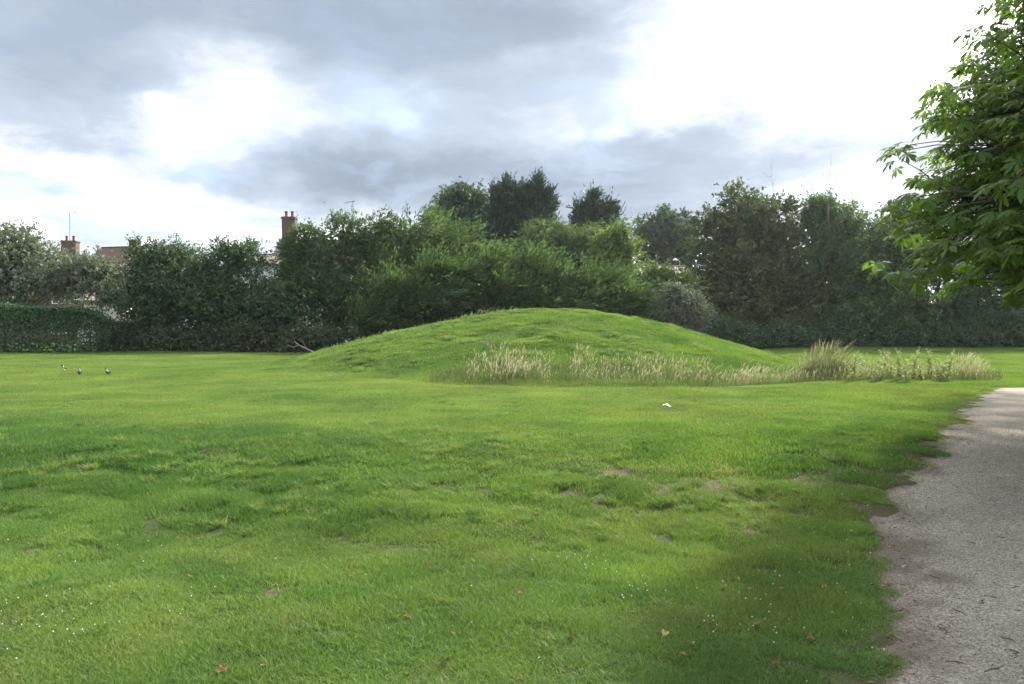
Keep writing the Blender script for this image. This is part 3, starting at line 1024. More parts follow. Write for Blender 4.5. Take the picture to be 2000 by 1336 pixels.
def house(name, label, loc, rz, w, d, eave, rise, wall_mat, roof_mat, chimneys, windows, aerials=()):
    root = empty(name, loc, rz)
    mb = MB()
    hw, hd = w / 2, d / 2
    vs = [(-hw, -hd, -0.3), (hw, -hd, -0.3), (hw, hd, -0.3), (-hw, hd, -0.3), (-hw, -hd, eave - .02), (hw, -hd, eave - .02), (hw, hd, eave - .02), (-hw, hd, eave - .02), (-hw, 0, eave + rise - 0.16), (hw, 0, eave + rise - 0.16)]
    mb.add(vs, [(0, 1, 5, 4), (2, 3, 7, 6), (1, 2, 6, 9, 5), (3, 0, 4, 8, 7), (3, 2, 1, 0)])
    mb.build('wall', wall_mat, root)
    rf = gable_roof(w, d, eave, rise).build('roof', roof_mat, root)
    rg = MB(); rg.tube([(-hw - .36, 0, eave + rise), (hw + .36, 0, eave + rise)], 0.10, 6)
    rg.build('ridge_tile', roof_mat, rf)
    for (cx, cyy, cw, cd, top, pots, mt) in chimneys:
        c = MB()
        base = eave + rise * 0.3
        c.box((cx, cyy, (base + top) / 2), (cw, cd, top - base))
        c.box((cx, cyy, top + 0.06), (cw + 0.14, cd + 0.14, 0.12))
        c.box((cx, cyy, top + 0.15), (cw + 0.02, cd + 0.02, 0.06))
        co = c.build('chimney', mt, root)
        for dx in pots:
            p = MB(); p.lathe((cx + dx, cyy, top + 0.18), [(0.15, 0), (0.125, 0.10), (0.12, 0.38), (0.15, 0.42), (0.15, 0.52), (0.10, 0.52)], 10)
            p.build('chimney_pot', M['pot'], co, smooth=False)
    for (fx, wx, wz, ww, wh) in windows:         # fx: 'f' front (-y) or 'l' left gable (-x)
        f = MB(); pn = MB()
        th = 0.07
        def put(m, u, z, su, sz, dep, off):
            if fx == 'f':
                m.box((u, -hd - off, z), (su, dep, sz))
            else:
                m.box((-hw - off, u, z), (dep, su, sz))
        for s in (-1, 1):
            put(f, wx + s * (ww / 2 - th / 2), wz, th, wh, 0.08, 0.04)
            put(f, wx, wz + s * (wh / 2 - th / 2), ww - 2 * th - 0.002, th, 0.076, 0.04)
        put(f, wx, wz, th * 0.8, wh - 2 * th - 0.002, 0.07, 0.04)
        put(pn, wx, wz, ww - 0.05, wh - 0.05, 0.02, 0.012)
        wf = f.build('window', M['white_paint'], root)
        pn.build('pane', M['glass'], wf)
    for (axx, ayy, az0, az1, brz) in aerials:
        m = MB()
        m.tube([(axx, ayy, az0), (axx, ayy, az1)], 0.035, 6)
        ao = m.build('aerial', M['metal'], root)
        bm_ = MB()
        ca, sa = math.cos(brz), math.sin(brz)
        L = 0.75
        bm_.tube([(axx - 0.25 * ca, ayy - 0.25 * sa, az1), (axx + L * ca, ayy + L * sa, az1 - 0.12)], 0.035, 5)
        for k in range(11):
            q = -0.22 + (L + 0.2) * k / 10.5
            hl = 0.16 if k > 1 else 0.28
            bm_.tube([(axx + q * ca + sa * hl, ayy + q * sa - ca * hl, az1 - 0.05 * q), (axx + q * ca - sa * hl, ayy + q * sa + ca * hl, az1 - 0.05 * q)], 0.016, 4)
        bm_.build('boom', M['metal'], ao)
    tag(root, label, 'house')
    return root


def hx(px, Y):
    return (px - 1000) / FPX * Y


def hz(py, Y):
    return CAM_H - (py - HORIZON) / FPX * Y


# red brick house with the aerial (chimney at px 138)
Y = 84; z0 = gz(hx(110, Y), Y)
house('brick_house', 'brick house with a stubby chimney and mast aerial behind the silvery tree', (hx(110, Y), Y, z0), R(4), 9.0, 8.0, hz(552, Y) - z0, hz(506, Y) - hz(552, Y), M['brick_dark'], M['roof_brown'],
      [(hx(138, Y) - hx(110, Y), 0.0, 1.5, 0.9, hz(474, Y) - z0, (-0.35, 0.35), M['brick_red'])],
      [('f', -2.2, 4.4, 1.3, 1.2), ('f', 2.2, 4.4, 1.3, 1.2), ('f', 2.2, 1.4, 1.5, 1.3)], [(hx(135, Y) - hx(110, Y), 0.3, hz(490, Y) - z0, hz(413, Y) - z0, 0.15)])
# house with the hipped-looking ridge and square chimney (px 200-275)
Y = 92; z0 = gz(hx(240, Y), Y)
house('brick_house', 'brick house showing a brown tiled ridge and square chimney above the trees', (hx(238, Y), Y, z0), R(-14), 4.6, 9.0, hz(540, Y) - z0, hz(483, Y) - hz(540, Y), M['brick_red'], M['roof_brown'],
      [(hx(267, Y) - hx(238, Y), 0.2, 1.0, 0.8, hz(473, Y) - z0, (), M['brick_red'])],
      [('f', -1.0, 4.2, 1.2, 1.2), ('f', 1.0, 4.2, 1.2, 1.2)])
# rendered house with the tall chimney stack (px 553-582)
Y = 72; z0 = gz(hx(600, Y), Y)
hc = hx(652, Y)
house('rendered_house', 'pale rendered house with a tall two-pot chimney half hidden by trees', (hc, Y, z0), R(2), 9.0, 7.5, hz(525, Y) - z0, hz(470, Y) - hz(525, Y), M['render'], M['roof_grey'],
      [(hx(567, Y) - hc, 0.0, 1.15, 0.85, hz(429, Y) - z0, (-0.27, 0.27), M['brick_dark'])],
      [('f', -3.2, 4.2, 1.2, 1.2), ('f', 0.0, 4.2, 1.2, 1.2), ('f', 3.0, 4.2, 1.2, 1.2)], [(hx(690, Y) - hc, 0.0, hz(470, Y) - z0, hz(393, Y) - z0, R(170))])
Y = 69; z0 = gz(hx(515, Y), Y)
house('rendered_outbuilding', 'pale rendered outbuilding glimpsed between the hawthorns below the chimney', (hx(512, Y), Y, z0), R(10), 3.6, 4.0, hz(516, Y) - z0, hz(498, Y) - hz(516, Y), M['render'], M['roof_grey'], [], [('f', 0.6, 3.6, 0.9, 0.9)])
# grey tiled roof right of the weeping willow
Y = 70; z0 = gz(hx(1232, Y), Y)
house('bungalow', 'low house showing a scrap of grey tiled roof right of the willow', (hx(1262, Y), Y, z0), R(24), 7.5, 6.5, hz(552, Y) - z0, hz(518, Y) - hz(552, Y), M['brick_red'], M['roof_grey'],
      [], [('f', -1.8, 1.6, 1.4, 1.2), ('f', 1.8, 1.6, 1.4, 1.2)])


def build_shed():
    Y = 60
    x0 = hx(208, Y); z0 = gz(x0, Y)
    root = empty('garden_shed', (x0, Y, z0), R(8))
    H = hz(588, Y) - z0
    n = 9
    for k in range(n):
        b = MB(); b.box((-1.6 + 3.2 * (k + 0.5) / n, -1.2, H / 2 - 0.1), (3.2 / n - 0.015, 0.03, H))
        b.build('board', M['white_paint'], root)
    s = MB()
    for sx in (-1, 1):
        s.box((sx * 1.6, 0, H / 2 - 0.1), (0.04, 2.34, H))
    s.box((0, 1.2, H / 2 - 0.1), (3.2, 0.04, H))
    s.build('wall', M['white_paint'], root)
    r = MB()
    r.add([(-1.8, -1.45, H - .1), (1.8, -1.45, H - .1), (1.8, 1.45, H + 0.35), (-1.8, 1.45, H + 0.35), (-1.8, -1.45, H), (1.8, -1.45, H), (1.8, 1.45, H + 0.45), (-1.8, 1.45, H + 0.45)],
          [(3, 2, 1, 0), (4, 5, 6, 7), (0, 1, 5, 4), (1, 2, 6, 5), (2, 3, 7, 6), (3, 0, 4, 7)])
    r.build('roof', M['roof_grey'], root)
    tag(root, 'pale low shed glimpsed through the gap above the hedge', 'shed')
    # blue water butt beside it
    x1 = hx(258, 58); z1 = gz(x1, 58)
    b = MB(); b.lathe((0, 0, -0.1), [(0.36, 0), (0.42, 0.3), (0.44, 0.7), (0.42, 1.1), (0.36, 1.35)], 14)
    wb = empty('water_butt', (x1, 58, z1))
    b.build('barrel', M['blue'], wb, smooth=True)
    l = MB(); l.lathe((0, 0, 1.25), [(0.40, 0), (0.40, 0.05), (0.1, 0.10)], 14)
    l.build('lid', M['blue'], wb)
    st = MB()
    for sx in (-1, 1):
        st.box((sx * 0.22, 0, -0.1), (0.12, 0.6, 0.3))
    tag(wb, 'blue water butt glimpsed in the dark gap beside the shed', 'water butt')


build_shed()

# street lamp beyond
def build_lamp():
    Y = 78
    x0 = hx(1327, Y); z0 = gz(x0, Y)
    root = empty('street_lamp', (x0, Y, z0))
    H = hz(511, Y) - z0
    p = MB(); p.tube([(0, 0, -0.2), (0, 0, 1.2), (0, 0, 1.25), (0, 0, H)], [0.10, 0.10, 0.065, 0.05], 8)
    p.build('post', M['metal'], root)
    a = MB(); a.tube([(0, 0, H), (-0.15, -0.1, H + 0.12), (-0.35, -0.2, H + 0.15)], 0.035, 6)
    a.build('arm', M['metal'], root)
    h = MB(); h.lathe((-0.5, -0.3, H + 0.05), [(0.10, 0), (0.24, 0.05), (0.22, 0.14), (0.08, 0.2)], 10)
    h.build('lantern', M['white_paint'], root)
    tag(root, 'slim street lamp peeping over the elder bush', 'street lamp')


build_lamp()

# ================================================================== the chestnuts beside the path

M['lf_chestnut'] = mat_leaf('leaf_chestnut', (0.052, 0.090, 0.030), (0.088, 0.145, 0.042), (0.140, 0.195, 0.060), trans=0.46, spec=0.16, rough=0.42, thru=(1.7, 1.9, 0.55))


def compound_leaf(g, L=0.16):
    """palmate chestnut leaf: seven leaflets on one stalk, in its own frame (stalk along +x, upper side +z)"""
    V, F = [], []
    stalk = 0.13
    V += [(0, -0.003, 0), (0, 0.003, 0), (stalk, 0.003, 0.012), (stalk, -0.003, 0.012)]
    F.append((0, 1, 2)); F.append((0, 2, 3))
    for ang, f in zip((-118, -76, -37, 0, 37, 76, 118), (0.50, 0.78, 0.98, 1.06, 0.98, 0.78, 0.50)):
        a = R(ang + g.normal() * 5)
        l = L * f * g.uniform(0.9, 1.1)
        w = l * 0.165
        dr = g.uniform(0.1, 0.45)
        ca, sa = math.cos(a), math.sin(a)
        b = len(V)
        for (t, s, up) in ((0.0, 0.0, 0.0), (0.35, -0.55, 0.3), (0.35, 0.55, 0.3), (0.70, -1.0, 0.3), (0.70, 1.0, 0.3), (1.0, 0.0, 0.0)):
            u = l * t; v = w * s
            V.append((stalk + u * ca - v * sa, u * sa + v * ca, 0.012 - dr * l * t * t + up * w))
        F += [(b, b + 1, b + 2), (b + 1, b + 3, b + 4), (b + 1, b + 4, b + 2), (b + 3, b + 5, b + 4)]
    return np.array(V), np.array(F)


def chestnut_crown(seed, prof, n_ros, g, boughs=0):
    """rosettes of leaves at twig ends, on limbs from the trunk"""
    zs = np.array([p[0] for p in prof]); rs = np.array([p[1] for p in prof])
    limbs = []
    nl = 64
    for i in range(nl):
        z = zs[0] + (zs[-1] - zs[0]) * ((i + 0.5) / nl) ** 0.9
        a = i * 2.39996 + g.normal() * 0.2
        r = np.interp(z, zs, rs) * g.uniform(0.84, 1.0)
        limbs.append((z, a, r))
    for i in range(boughs):          # low boughs reaching for the light over the path and lawn
        z = zs[1] + (0.45 * (zs[-1] - zs[0])) * (i + 0.5) / boughs
        a = R(95 + 150 * ((i * 0.618) % 1.0))
        limbs.append((z, a, np.interp(z, zs, rs) * g.uniform(0.93, 1.0)))
    nl = len(limbs)
    ros = []
    for k in range(n_ros):
        z, a, r = limbs[g.integers(0, nl)]
        t = 0.46 + 0.54 * g.random() ** 0.6
        spread = 0.30 + 0.75 * t
        c = np.array([math.cos(a), math.sin(a), 0.0]) * r * t
        zz = z + 0.35 * r * 0.25 * math.sin(t * 2.4) - 0.22 * t * t * (1 if z < 3.6 else 0.4)
        p = np.array([c[0], c[1], zz]) + g.normal(size=3) * np.array([0.36, 0.36, 0.26]) * spread
        rad = math.hypot(p[0], p[1])
        lim = np.interp(p[2], zs, rs, left=0, right=0)
        if p[2] < zs[0] - 0.15 or rad > lim * 1.08 + 0.1:
            continue
        ros.append((p, np.array([c[0] * 0.9, c[1] * 0.9, zz + 0.05])))
    return limbs, ros


def build_chestnut(loc, prof, seed, label, n_ros, n_single, per=(4, 7)):
    g = np.random.default_rng(seed)
    protos = [compound_leaf(g) for _ in range(4)]
    limbs, ros = chestnut_crown(seed, prof, n_ros, g, 44 if n_single else 0)
    root = empty('chestnut_tree', loc)
    tag(root, label, 'chestnut tree', 'chestnut trees along the path')
    H = prof[-1][0]
    mb = MB()
    tp = [Vector((0.04 * math.sin(i * 1.3), 0.04 * math.cos(i * 1.7), -0.2 + (H - 0.4) * i / 10)) for i in range(11)]
    mb.tube(tp, [0.30 if i == 0 else 0.235 * (1 - 0.085 * i) for i in range(11)], 10)
    for z, a, r in limbs:
        s = Vector((0, 0, max(1.5, z - 0.35 * r)))
        pts, rr = [], []
        for k in range(6):
            t = k / 5
            t *= 0.93
            pts.append(Vector((math.cos(a) * r * t, math.sin(a) * r * t, s.z + (z - s.z) * min(1, t * 1.5) + 0.0875 * r * math.sin(t * 2.4) - 0.22 * t * t * (1 if z < 3.6 else 0.4))))
            rr.append(0.065 * (1 - 0.86 * t))
        mb.tube(pts, rr, 5)
    for p, q in ros:
        d = Vector(q - p)
        if d.length > 0.05:
            mb.tube([Vector(q), Vector(p) + d * 0.35 + Vector((0, 0, 0.05)), Vector(p)], [0.012, 0.008, 0.006], 3, cap=False)
    mb.build('trunk', M['bark'], root, smooth=True)
    # leaves
    mats4, which, tin = [], [], []
    for p, q in ros:
        out = unit(np.array([p[0], p[1], 0.25]) + 0.4 * g.normal(size=3))
        n = g.integers(*per)
        a0 = g.random() * 6.28
        ct = g.normal() * 0.12
        for k in range(n):
            an = a0 + 6.283 * k / n + g.normal() * 0.2
            side = np.array([math.cos(an), math.sin(an), 0.0])
            x = unit(side + 0.75 * out + np.array([0, 0, -0.22 + 0.25 * g.normal()]))
            up = unit(np.array([0, 0, 1.0]) + 0.55 * out + 0.25 * g.normal(size=3))
            y = unit(np.cross(up, x)); zax = np.cross(x, y)
            s = g.uniform(0.6, 1.25)
            m = np.eye(4); m[:3, 0] = x * s; m[:3, 1] = y * s; m[:3, 2] = zax * s; m[:3, 3] = p + 0.02 * g.normal(size=3)
            mats4.append(m); which.append(g.integers(0, 4)); tin.append(np.clip(0.45 + ct + 0.17 * g.normal(), 0, 1))
    mats4 = np.array(mats4); which = np.array(which); tin = np.array(tin)
    single = np.zeros(len(mats4), bool)
    if n_single:
        C = mats4[:, :3, 3] + np.array(loc) - np.array([0, 0, CAM_H])
        px = 1000 + FPX * C[:, 0] / C[:, 1]; py = HORIZON - FPX * C[:, 2] / C[:, 1]
        vis = (px < 2010) & (py > -10)
        dist = np.where(vis, np.linalg.norm(C, axis=1), 1e6)
        # nearest leaf in each small patch of the view, then nearest first
        order = np.argsort(dist)
        seen = {}
        pick = []
        for i in order:
            if dist[i] > 1e5:
                break
            key = (int(px[i] // 22), int(py[i] // 22))
            if key in seen:
                continue
            seen[key] = 1
            pick.append(i)
        single[pick[:n_single]] = True
    VV, FF, TT = [], [], []
    base = 0
    for w in range(4):
        idx = np.nonzero((which == w) & ~single)[0]
        pv, pf = protos[w]
        hv = np.concatenate([pv, np.ones((len(pv), 1))], 1)
        V = np.einsum('nij,vj->nvi', mats4[idx], hv)[:, :, :3]
        F = pf[None] + (np.arange(len(idx)) * len(pv))[:, None, None] + base
        base += len(idx) * len(pv)
        VV.append(V.reshape(-1, 3)); FF.append(F.reshape(-1, 3)); TT.append(np.repeat(tin[idx], len(pv)))
    cr = link('crown', mesh_np('crown', np.concatenate(VV), np.concatenate(FF), tint=np.concatenate(TT), mats=[M['lf_chestnut']]), root)
    cr['kind'] = 'stuff'
    if n_single:
        lv = {}
        for w in range(4):
            for b in range(4):
                pv, pf = protos[w]
                lv[(w, b)] = mesh_np('leaf', pv, pf, tint=np.full(len(pv), 0.2 + 0.18 * b), mats=[M['lf_chestnut']])
        for i in np.nonzero(single)[0]:
            b = int(np.clip((tin[i] - 0.11) / 0.18, 0, 3))
            o = bpy.data.objects.new('leaf', lv[(int(which[i]), b)])
            col.objects.link(o)
            o.parent = root
            o.matrix_basis = Matrix([list(r) for r in mats4[i]])
    return root


def tree_base(x, y):
    return (x, y, gz(x, y))


build_chestnut(tree_base(9.15, 8.9), [(2.15, 3.5), (2.5, 4.3), (3.2, 4.35), (4.2, 4.05), (5.4, 3.55), (6.6, 3.1), (7.8, 2.2), (8.8, 1.0)], 101,
               'large leafy chestnut overhanging the path at the frame edge', 3300, 290)
build_chestnut(tree_base(11.9, 14.4), [(2.8, 2.4), (3.3, 3.8), (4.5, 4.0), (6.0, 3.1), (7.2, 1.4)], 102,
               'second chestnut, hidden mostly behind the near one', 800, 0)
build_chestnut(tree_base(15.8, 20.6), [(2.9, 2.2), (3.5, 3.4), (4.6, 3.5), (6.0, 2.7), (7.2, 1.3)], 103,
               'far chestnut where the path bends, behind the nearer ones', 650, 0)

# ================================================================== grass

def blade_patch(name, g, n, rad, h, w, seg, lean):
    """a patch of grass blades; blades may be a few segments long and bend over"""
    V, F, T = [], [], []
    for k in range(n):
        a = g.random() * 6.283
        r = rad * math.sqrt(g.random())
        bx, by = r * math.cos(a), r * math.sin(a)
        d = g.random() * 6.283
        dx, dy = math.cos(d), math.sin(d)
        fa = g.random() * 6.283
        sx, sy = math.cos(fa), math.sin(fa)
        hh = h * g.uniform(0.55, 1.25) * (1 + 0.5 * float(vnoise(np.array([bx * 14 + n]), np.array([by * 14]), n)[0]))
        ln = hh * lean * g.uniform(0.2, 1.4)
        ww = w * g.uniform(0.7, 1.3) / 2
        ti = float(np.clip(0.42 + 0.3 * g.normal(), 0, 1))
        if g.random() < 0.06:
            ti = 1.0
        b = len(V)
        for s in range(seg):
            t = s / seg
            cx, cy_ = bx + dx * ln * t * t, by + dy * ln * t * t
            wz = ww * (1 - 0.35 * t)
            V.append((cx - sx * wz, cy_ - sy * wz, hh * t * (1 - 0.18 * t * lean) - 0.008)); V.append((cx + sx * wz, cy_ + sy * wz, hh * t * (1 - 0.18 * t * lean) - 0.008))
            T += [ti, ti]
        V.append((bx + dx * ln, by + dy * ln, hh * (1 - 0.18 * lean))); T.append(ti)
        for s in range(seg - 1):
            q = b + 2 * s
            F.append((q, q + 1, q + 3)); F.append((q, q + 3, q + 2))
        q = b + 2 * (seg - 1)
        F.append((q, q + 1, q + 2))
    me = mesh_np(name, np.array(V), np.array(F), tint=np.array(T), mats=[M['grass']])
    return bpy.data.objects.new(name, me)


def build_lawn_grass():
    g = np.random.default_rng(200)
    protos = [blade_patch('near_patch_%d' % k, g, 420, 0.15, 0.042, 0.0042, 3, 0.85) for k in range(5)]
    protos += [blade_patch('mid_patch_%d' % k, g, 480, 0.27, 0.045, 0.0072, 2, 0.8) for k in range(4)]
    protos += [blade_patch('far_patch_%d' % k, g, 520, 0.52, 0.055, 0.016, 1, 0.7) for k in range(4)]
    P, S, I, RZ, LU = [], [], [], [], []

    def band(y0, y1, dens, ids, margin, base_s):
        xw = 0.66 * y1 + margin
        n = int((y1 - y0) * 2 * xw * dens)
        x = g.uniform(-xw, xw, n); y = g.uniform(y0, y1, n)
        keep = abs(x) < 0.66 * y + margin
        x, y = x[keep], y[keep]
        pin = path_in(x, y)
        b = bare(x, y)
        pr = (1 - 0.72 * b) * (1 - sstep(pin, -0.04, 0.10)) * (1 - 0.45 * sstep(pin, -0.30, -0.03))
        # odd tufts that grow out into the gravel
        enc = (pin > 0) & (pin < 0.5) & (fbm(x * 2.6, y * 2.6, 55, 2) > 0.26) & (g.random(len(x)) < 0.8)
        keep = (g.random(len(x)) < pr) | enc
        x, y, b, enc = x[keep], y[keep], b[keep], enc[keep]
        big = fbm(x * 0.8, y * 1.1, 33, 3)
        fine = fbm(x * 3.3, y * 3.3, 35, 2)
        rough = sstep(y, 6.5, 8.5) * (1 - sstep(y, 12, 15)) * 0.55 + sstep(np.hypot(x - MOUND[0], y - MOUND[1]), 13.0, 10.0) * 0.55
        s = base_s * (0.85 + 0.55 * np.clip(big, -0.5, 1) + (0.9 * rough) * (np.clip(fine, -0.2, 1) + 0.35)) * (1 - 0.35 * b)
        s = np.clip(s, 0.45 * base_s, 2.4 * base_s) * (1 - 0.50 * sstep(path_in(x, y), -0.45, -0.02))
        z = ground(x, y)
        # darker, lusher turf in the rough band and in clumps; yellower and drier on worn ground
        lush = 0.50 + 0.42 * fbm(x * 0.35, y * 0.5, 91, 2) + 0.55 * fbm(x * 1.7, y * 2.0, 93, 2)
        lush = lush + 0.36 * np.exp(-((y - 10.2) / 2.2) ** 2) * sstep(-x, -2.0, 4.0) + 0.22 * rough * (fine > 0.0) - 0.30 * b - 0.10 * sstep(y, 13, 18) + sstep(np.hypot(x - MOUND[0], y - MOUND[1]), 13.0, 11.0) * (0.16 + 0.5 * fbm(x * 0.5, y * 0.6, 99, 2))
        LU.append(np.clip(lush, 0, 1))
        P.append(np.stack([x, y, z], 1)); S.append(s); I.append(g.choice(ids, len(x))); RZ.append(g.random(len(x)) * 6.283)

    def tufts(y0, y1, dens, ids, margin, base_s, where):
        xw = 0.66 * y1 + margin
        n = int((y1 - y0) * 2 * xw * dens)
        x = g.uniform(-xw, xw, n); y = g.uniform(y0, y1, n)
        w = where(x, y) * (path_in(x, y) < -0.25) * (abs(x) < 0.66 * y + margin)
        k = g.random(n) < w
        x, y = x[k], y[k]
        P.append(np.stack([x, y, ground(x, y)], 1)); S.append(base_s * g.uniform(0.55, 1.35, len(x))); I.append(g.choice(ids, len(x))); RZ.append(g.random(len(x)) * 6.283)
        LU.append(np.clip(0.48 + 0.28 * g.normal(size=len(x)), 0.18, 1))

    protos += [blade_patch('tuft_%d' % k, g, 110, 0.055, 0.085, 0.0050, 3, 1.0) for k in range(3)]
    protos += [blade_patch('big_tuft_%d' % k, g, 150, 0.13, 0.15, 0.011, 2, 1.0) for k in range(3)]
    tufts(2.6, 7.5, 16, [13, 14, 15], 1.2, 0.70, lambda x, y: 0.10 + 0.9 * sstep(fbm(x * 1.2, y * 1.5, 95, 2), 0.15, 0.5))
    tufts(7.0, 13.5, 26, [13, 14, 15], 1.4, 1.0, lambda x, y: np.exp(-((y - 9.8) / 2.4) ** 2) * sstep(fbm(x * 1.3, y * 1.9, 96, 2), -0.15, 0.35))
    tufts(13.5, 24, 4, [13, 14, 15], 1.6, 0.8, lambda x, y: sstep(fbm(x * 0.8, y * 0.8, 97, 2), 0.1, 0.5))
    tufts(24, 37, 6, [16, 17, 18], 0, 0.85, lambda x, y: sstep(np.hypot(x - MOUND[0], y - MOUND[1]), 12.5, 10.5) * sstep(fbm(x * 0.7, y * 0.7, 98, 3), -0.1, 0.35) * (1 - 0.8 * sstep(x, 5, 9)))
    near, mid, far = [0, 1, 2, 3, 4], [5, 6, 7, 8], [9, 10, 11, 12]
    band(2.6, 5.6, 66, near, 1.2, 1.0)
    band(5.6, 9.5, 52, near, 1.2, 1.1)
    band(9.5, 16, 22, mid, 1.6, 1.1)
    band(16, 24, 18, mid, 2.0, 1.15)
    band(24, 36, 7, far, 3.0, 1.0)
    band(36, 58, 4.5, far, 3.0, 1.1)
    P = np.concatenate(P); S = np.concatenate(S); I = np.concatenate(I); RZ = np.concatenate(RZ)
    print('grass patches', len(P))
    me = bpy.data.meshes.new('lawn_grass')
    me.vertices.add(len(P))
    me.vertices.foreach_set('co', P.astype(np.float32).ravel())
    a = me.attributes.new('pick', 'INT', 'POINT'); a.data.foreach_set('value', I.astype(np.int32))
    zs = S * (0.75 + 0.5 * np.random.default_rng(3).random(len(S)))
    sv = np.stack([0.8 + 0.35 * S, 0.8 + 0.35 * S, zs], 1)
    a = me.attributes.new('size', 'FLOAT_VECTOR', 'POINT'); a.data.foreach_set('vector', sv.astype(np.float32).ravel())
    # stand on the slope
    e = 0.15
    nx = -(ground(P[:, 0] + e, P[:, 1]) - ground(P[:, 0] - e, P[:, 1])) / (2 * e)
    ny = -(ground(P[:, 0], P[:, 1] + e) - ground(P[:, 0], P[:, 1] - e)) / (2 * e)
    # small tilt expressed in the patch's own frame (rotation order XYZ: tilt first, then spin would turn it; so undo the spin)
    tx = -ny * 0.8; ty = nx * 0.8
    c, s_ = np.cos(RZ), np.sin(RZ)
    rot = np.stack([tx * c + ty * s_, -tx * s_ + ty * c, RZ], 1)
    a = me.attributes.new('turn', 'FLOAT_VECTOR', 'POINT'); a.data.foreach_set('vector', rot.astype(np.float32).ravel())
    a = me.attributes.new('lush', 'FLOAT', 'POINT'); a.data.foreach_set('value', np.concatenate(LU).astype(np.float32))
    me.materials.append(M['grass'])
    o = link('lawn_grass', me)
    tag(o, 'short mown grass covering lawn and mound', 'grass', kind='stuff')
    ng = bpy.data.node_groups.new('scatter_patches', 'GeometryNodeTree')
    ng.interface.new_socket('Geometry', in_out='INPUT', socket_type='NodeSocketGeometry')
    ng.interface.new_socket('Geometry', in_out='OUTPUT', socket_type='NodeSocketGeometry')
    gi = ng.nodes.new('NodeGroupInput'); go = ng.nodes.new('NodeGroupOutput')
    join = ng.nodes.new('GeometryNodeJoinGeometry')

    def named(nm, ty):
        nd = ng.nodes.new('GeometryNodeInputNamedAttribute')
        nd.data_type = ty
        nd.inputs['Name'].default_value = nm
        return nd.outputs['Attribute']
    pick, size, turn = named('pick', 'INT'), named('size', 'FLOAT_VECTOR'), named('turn', 'FLOAT_VECTOR')
    for k, p in enumerate(protos):
        oi = ng.nodes.new('GeometryNodeObjectInfo')
        oi.inputs['Object'].default_value = p
        cmpn = ng.nodes.new('FunctionNodeCompare'); cmpn.data_type = 'INT'; cmpn.operation = 'EQUAL'
        ng.links.new(pick, cmpn.inputs[2]); cmpn.inputs[3].default_value = k
        ip = ng.nodes.new('GeometryNodeInstanceOnPoints')
        ng.links.new(gi.outputs[0], ip.inputs['Points'])
        ng.links.new(cmpn.outputs[0], ip.inputs['Selection'])
        ng.links.new(oi.outputs['Geometry'], ip.inputs['Instance'])
        ng.links.new(turn, ip.inputs['Rotation'])
        ng.links.new(size, ip.inputs['Scale'])
        ng.links.new(ip.outputs[0], join.inputs[0])
    ng.links.new(join.outputs[0], go.inputs[0])
    md = o.modifiers.new('scatter', 'NODES')
    md.node_group = ng


build_lawn_grass()

# ------------------------------------------------------------------ long dry grass round the foot of the mound
M['straw'] = mat_tint('straw_grass', [(0.0, (0.085, 0.130, 0.040)), (0.35, (0.16, 0.19, 0.070)), (0.6, (0.28, 0.265, 0.13)), (1.0, (0.50, 0.45, 0.30))], 0.7, 0.2, trans=0.35)


def grass_stems(g, x, y, h, lean, straw, head=True, w=0.012):
    """curved grass stems with seed heads as one set of polygons"""
    n = len(x)
    z = ground(x, y)
    B = np.stack([x, y, z - 0.02], 1)
    ang = g.random(n) * 6.283
    ld = np.stack([np.cos(ang) * 0.6 + lean, np.sin(ang) * 0.6, np.zeros(n)], 1) * (h * g.uniform(0.08, 0.65, n))[:, None]
    fa = g.random(n) * 6.283
    side = np.stack([np.cos(fa), np.sin(fa) * 0.4, np.zeros(n)], 1)
    V, T = [], []
    ts = [0.0, 0.35, 0.7, 0.82, 0.92, 1.0]
    wid = [1.0, 0.8, 0.5, 1.5, 1.3, 0.15] if head else [1.0, 1.1, 0.8, 0.6, 0.4, 0.1]
    tv = [0.05, 0.35, 0.75, 1.0, 1.0, 0.95] if head else [0.0, 0.15, 0.35, 0.45, 0.55, 0.6]
    for t, ww, tt in zip(ts, wid, tv):
        c = B + ld * (t ** 2.0) + np.array([0, 0, 1.0]) * (h * t * (1 - 0.12 * t))[:, None]
        V.append(c - side * (w * ww / 2)); V.append(c + side * (w * ww / 2))
        tq = np.clip(tt * straw + 0.08 * g.normal(size=n), 0, 1)
        T.append(tq); T.append(tq)
    V = np.stack(V, 1); T = np.stack(T, 1)
    k = V.shape[1]
    F = []
    b = np.arange(n) * k
    for s in range(len(ts) - 1):
        q = b + 2 * s
        F.append(np.stack([q, q + 1, q + 3, q + 2], 1))
    return V.reshape(-1, 3), np.concatenate(F), T.ravel()


def stuff_stems(name, label, sets):
    VV, FF, TT = [], [], []
    b = 0
    for V, F, T in sets:
        VV.append(V); FF.append(F + b); TT.append(T); b += len(V)
    o = link(name, mesh_np(name, np.concatenate(VV), np.concatenate(FF), tint=np.concatenate(TT), mats=[M['straw']]))
    return tag(o, label, 'grass', kind='stuff')


def strip(g, n, px0, px1, Y0, Y1, dens=None):
    px = g.uniform(px0, px1, n)
    y = g.uniform(Y0, Y1, n)
    if dens is not None:
        keep = g.random(n) < dens(px)
        px, y = px[keep], y[keep]
    return (px - 1000) / FPX * y, y, px


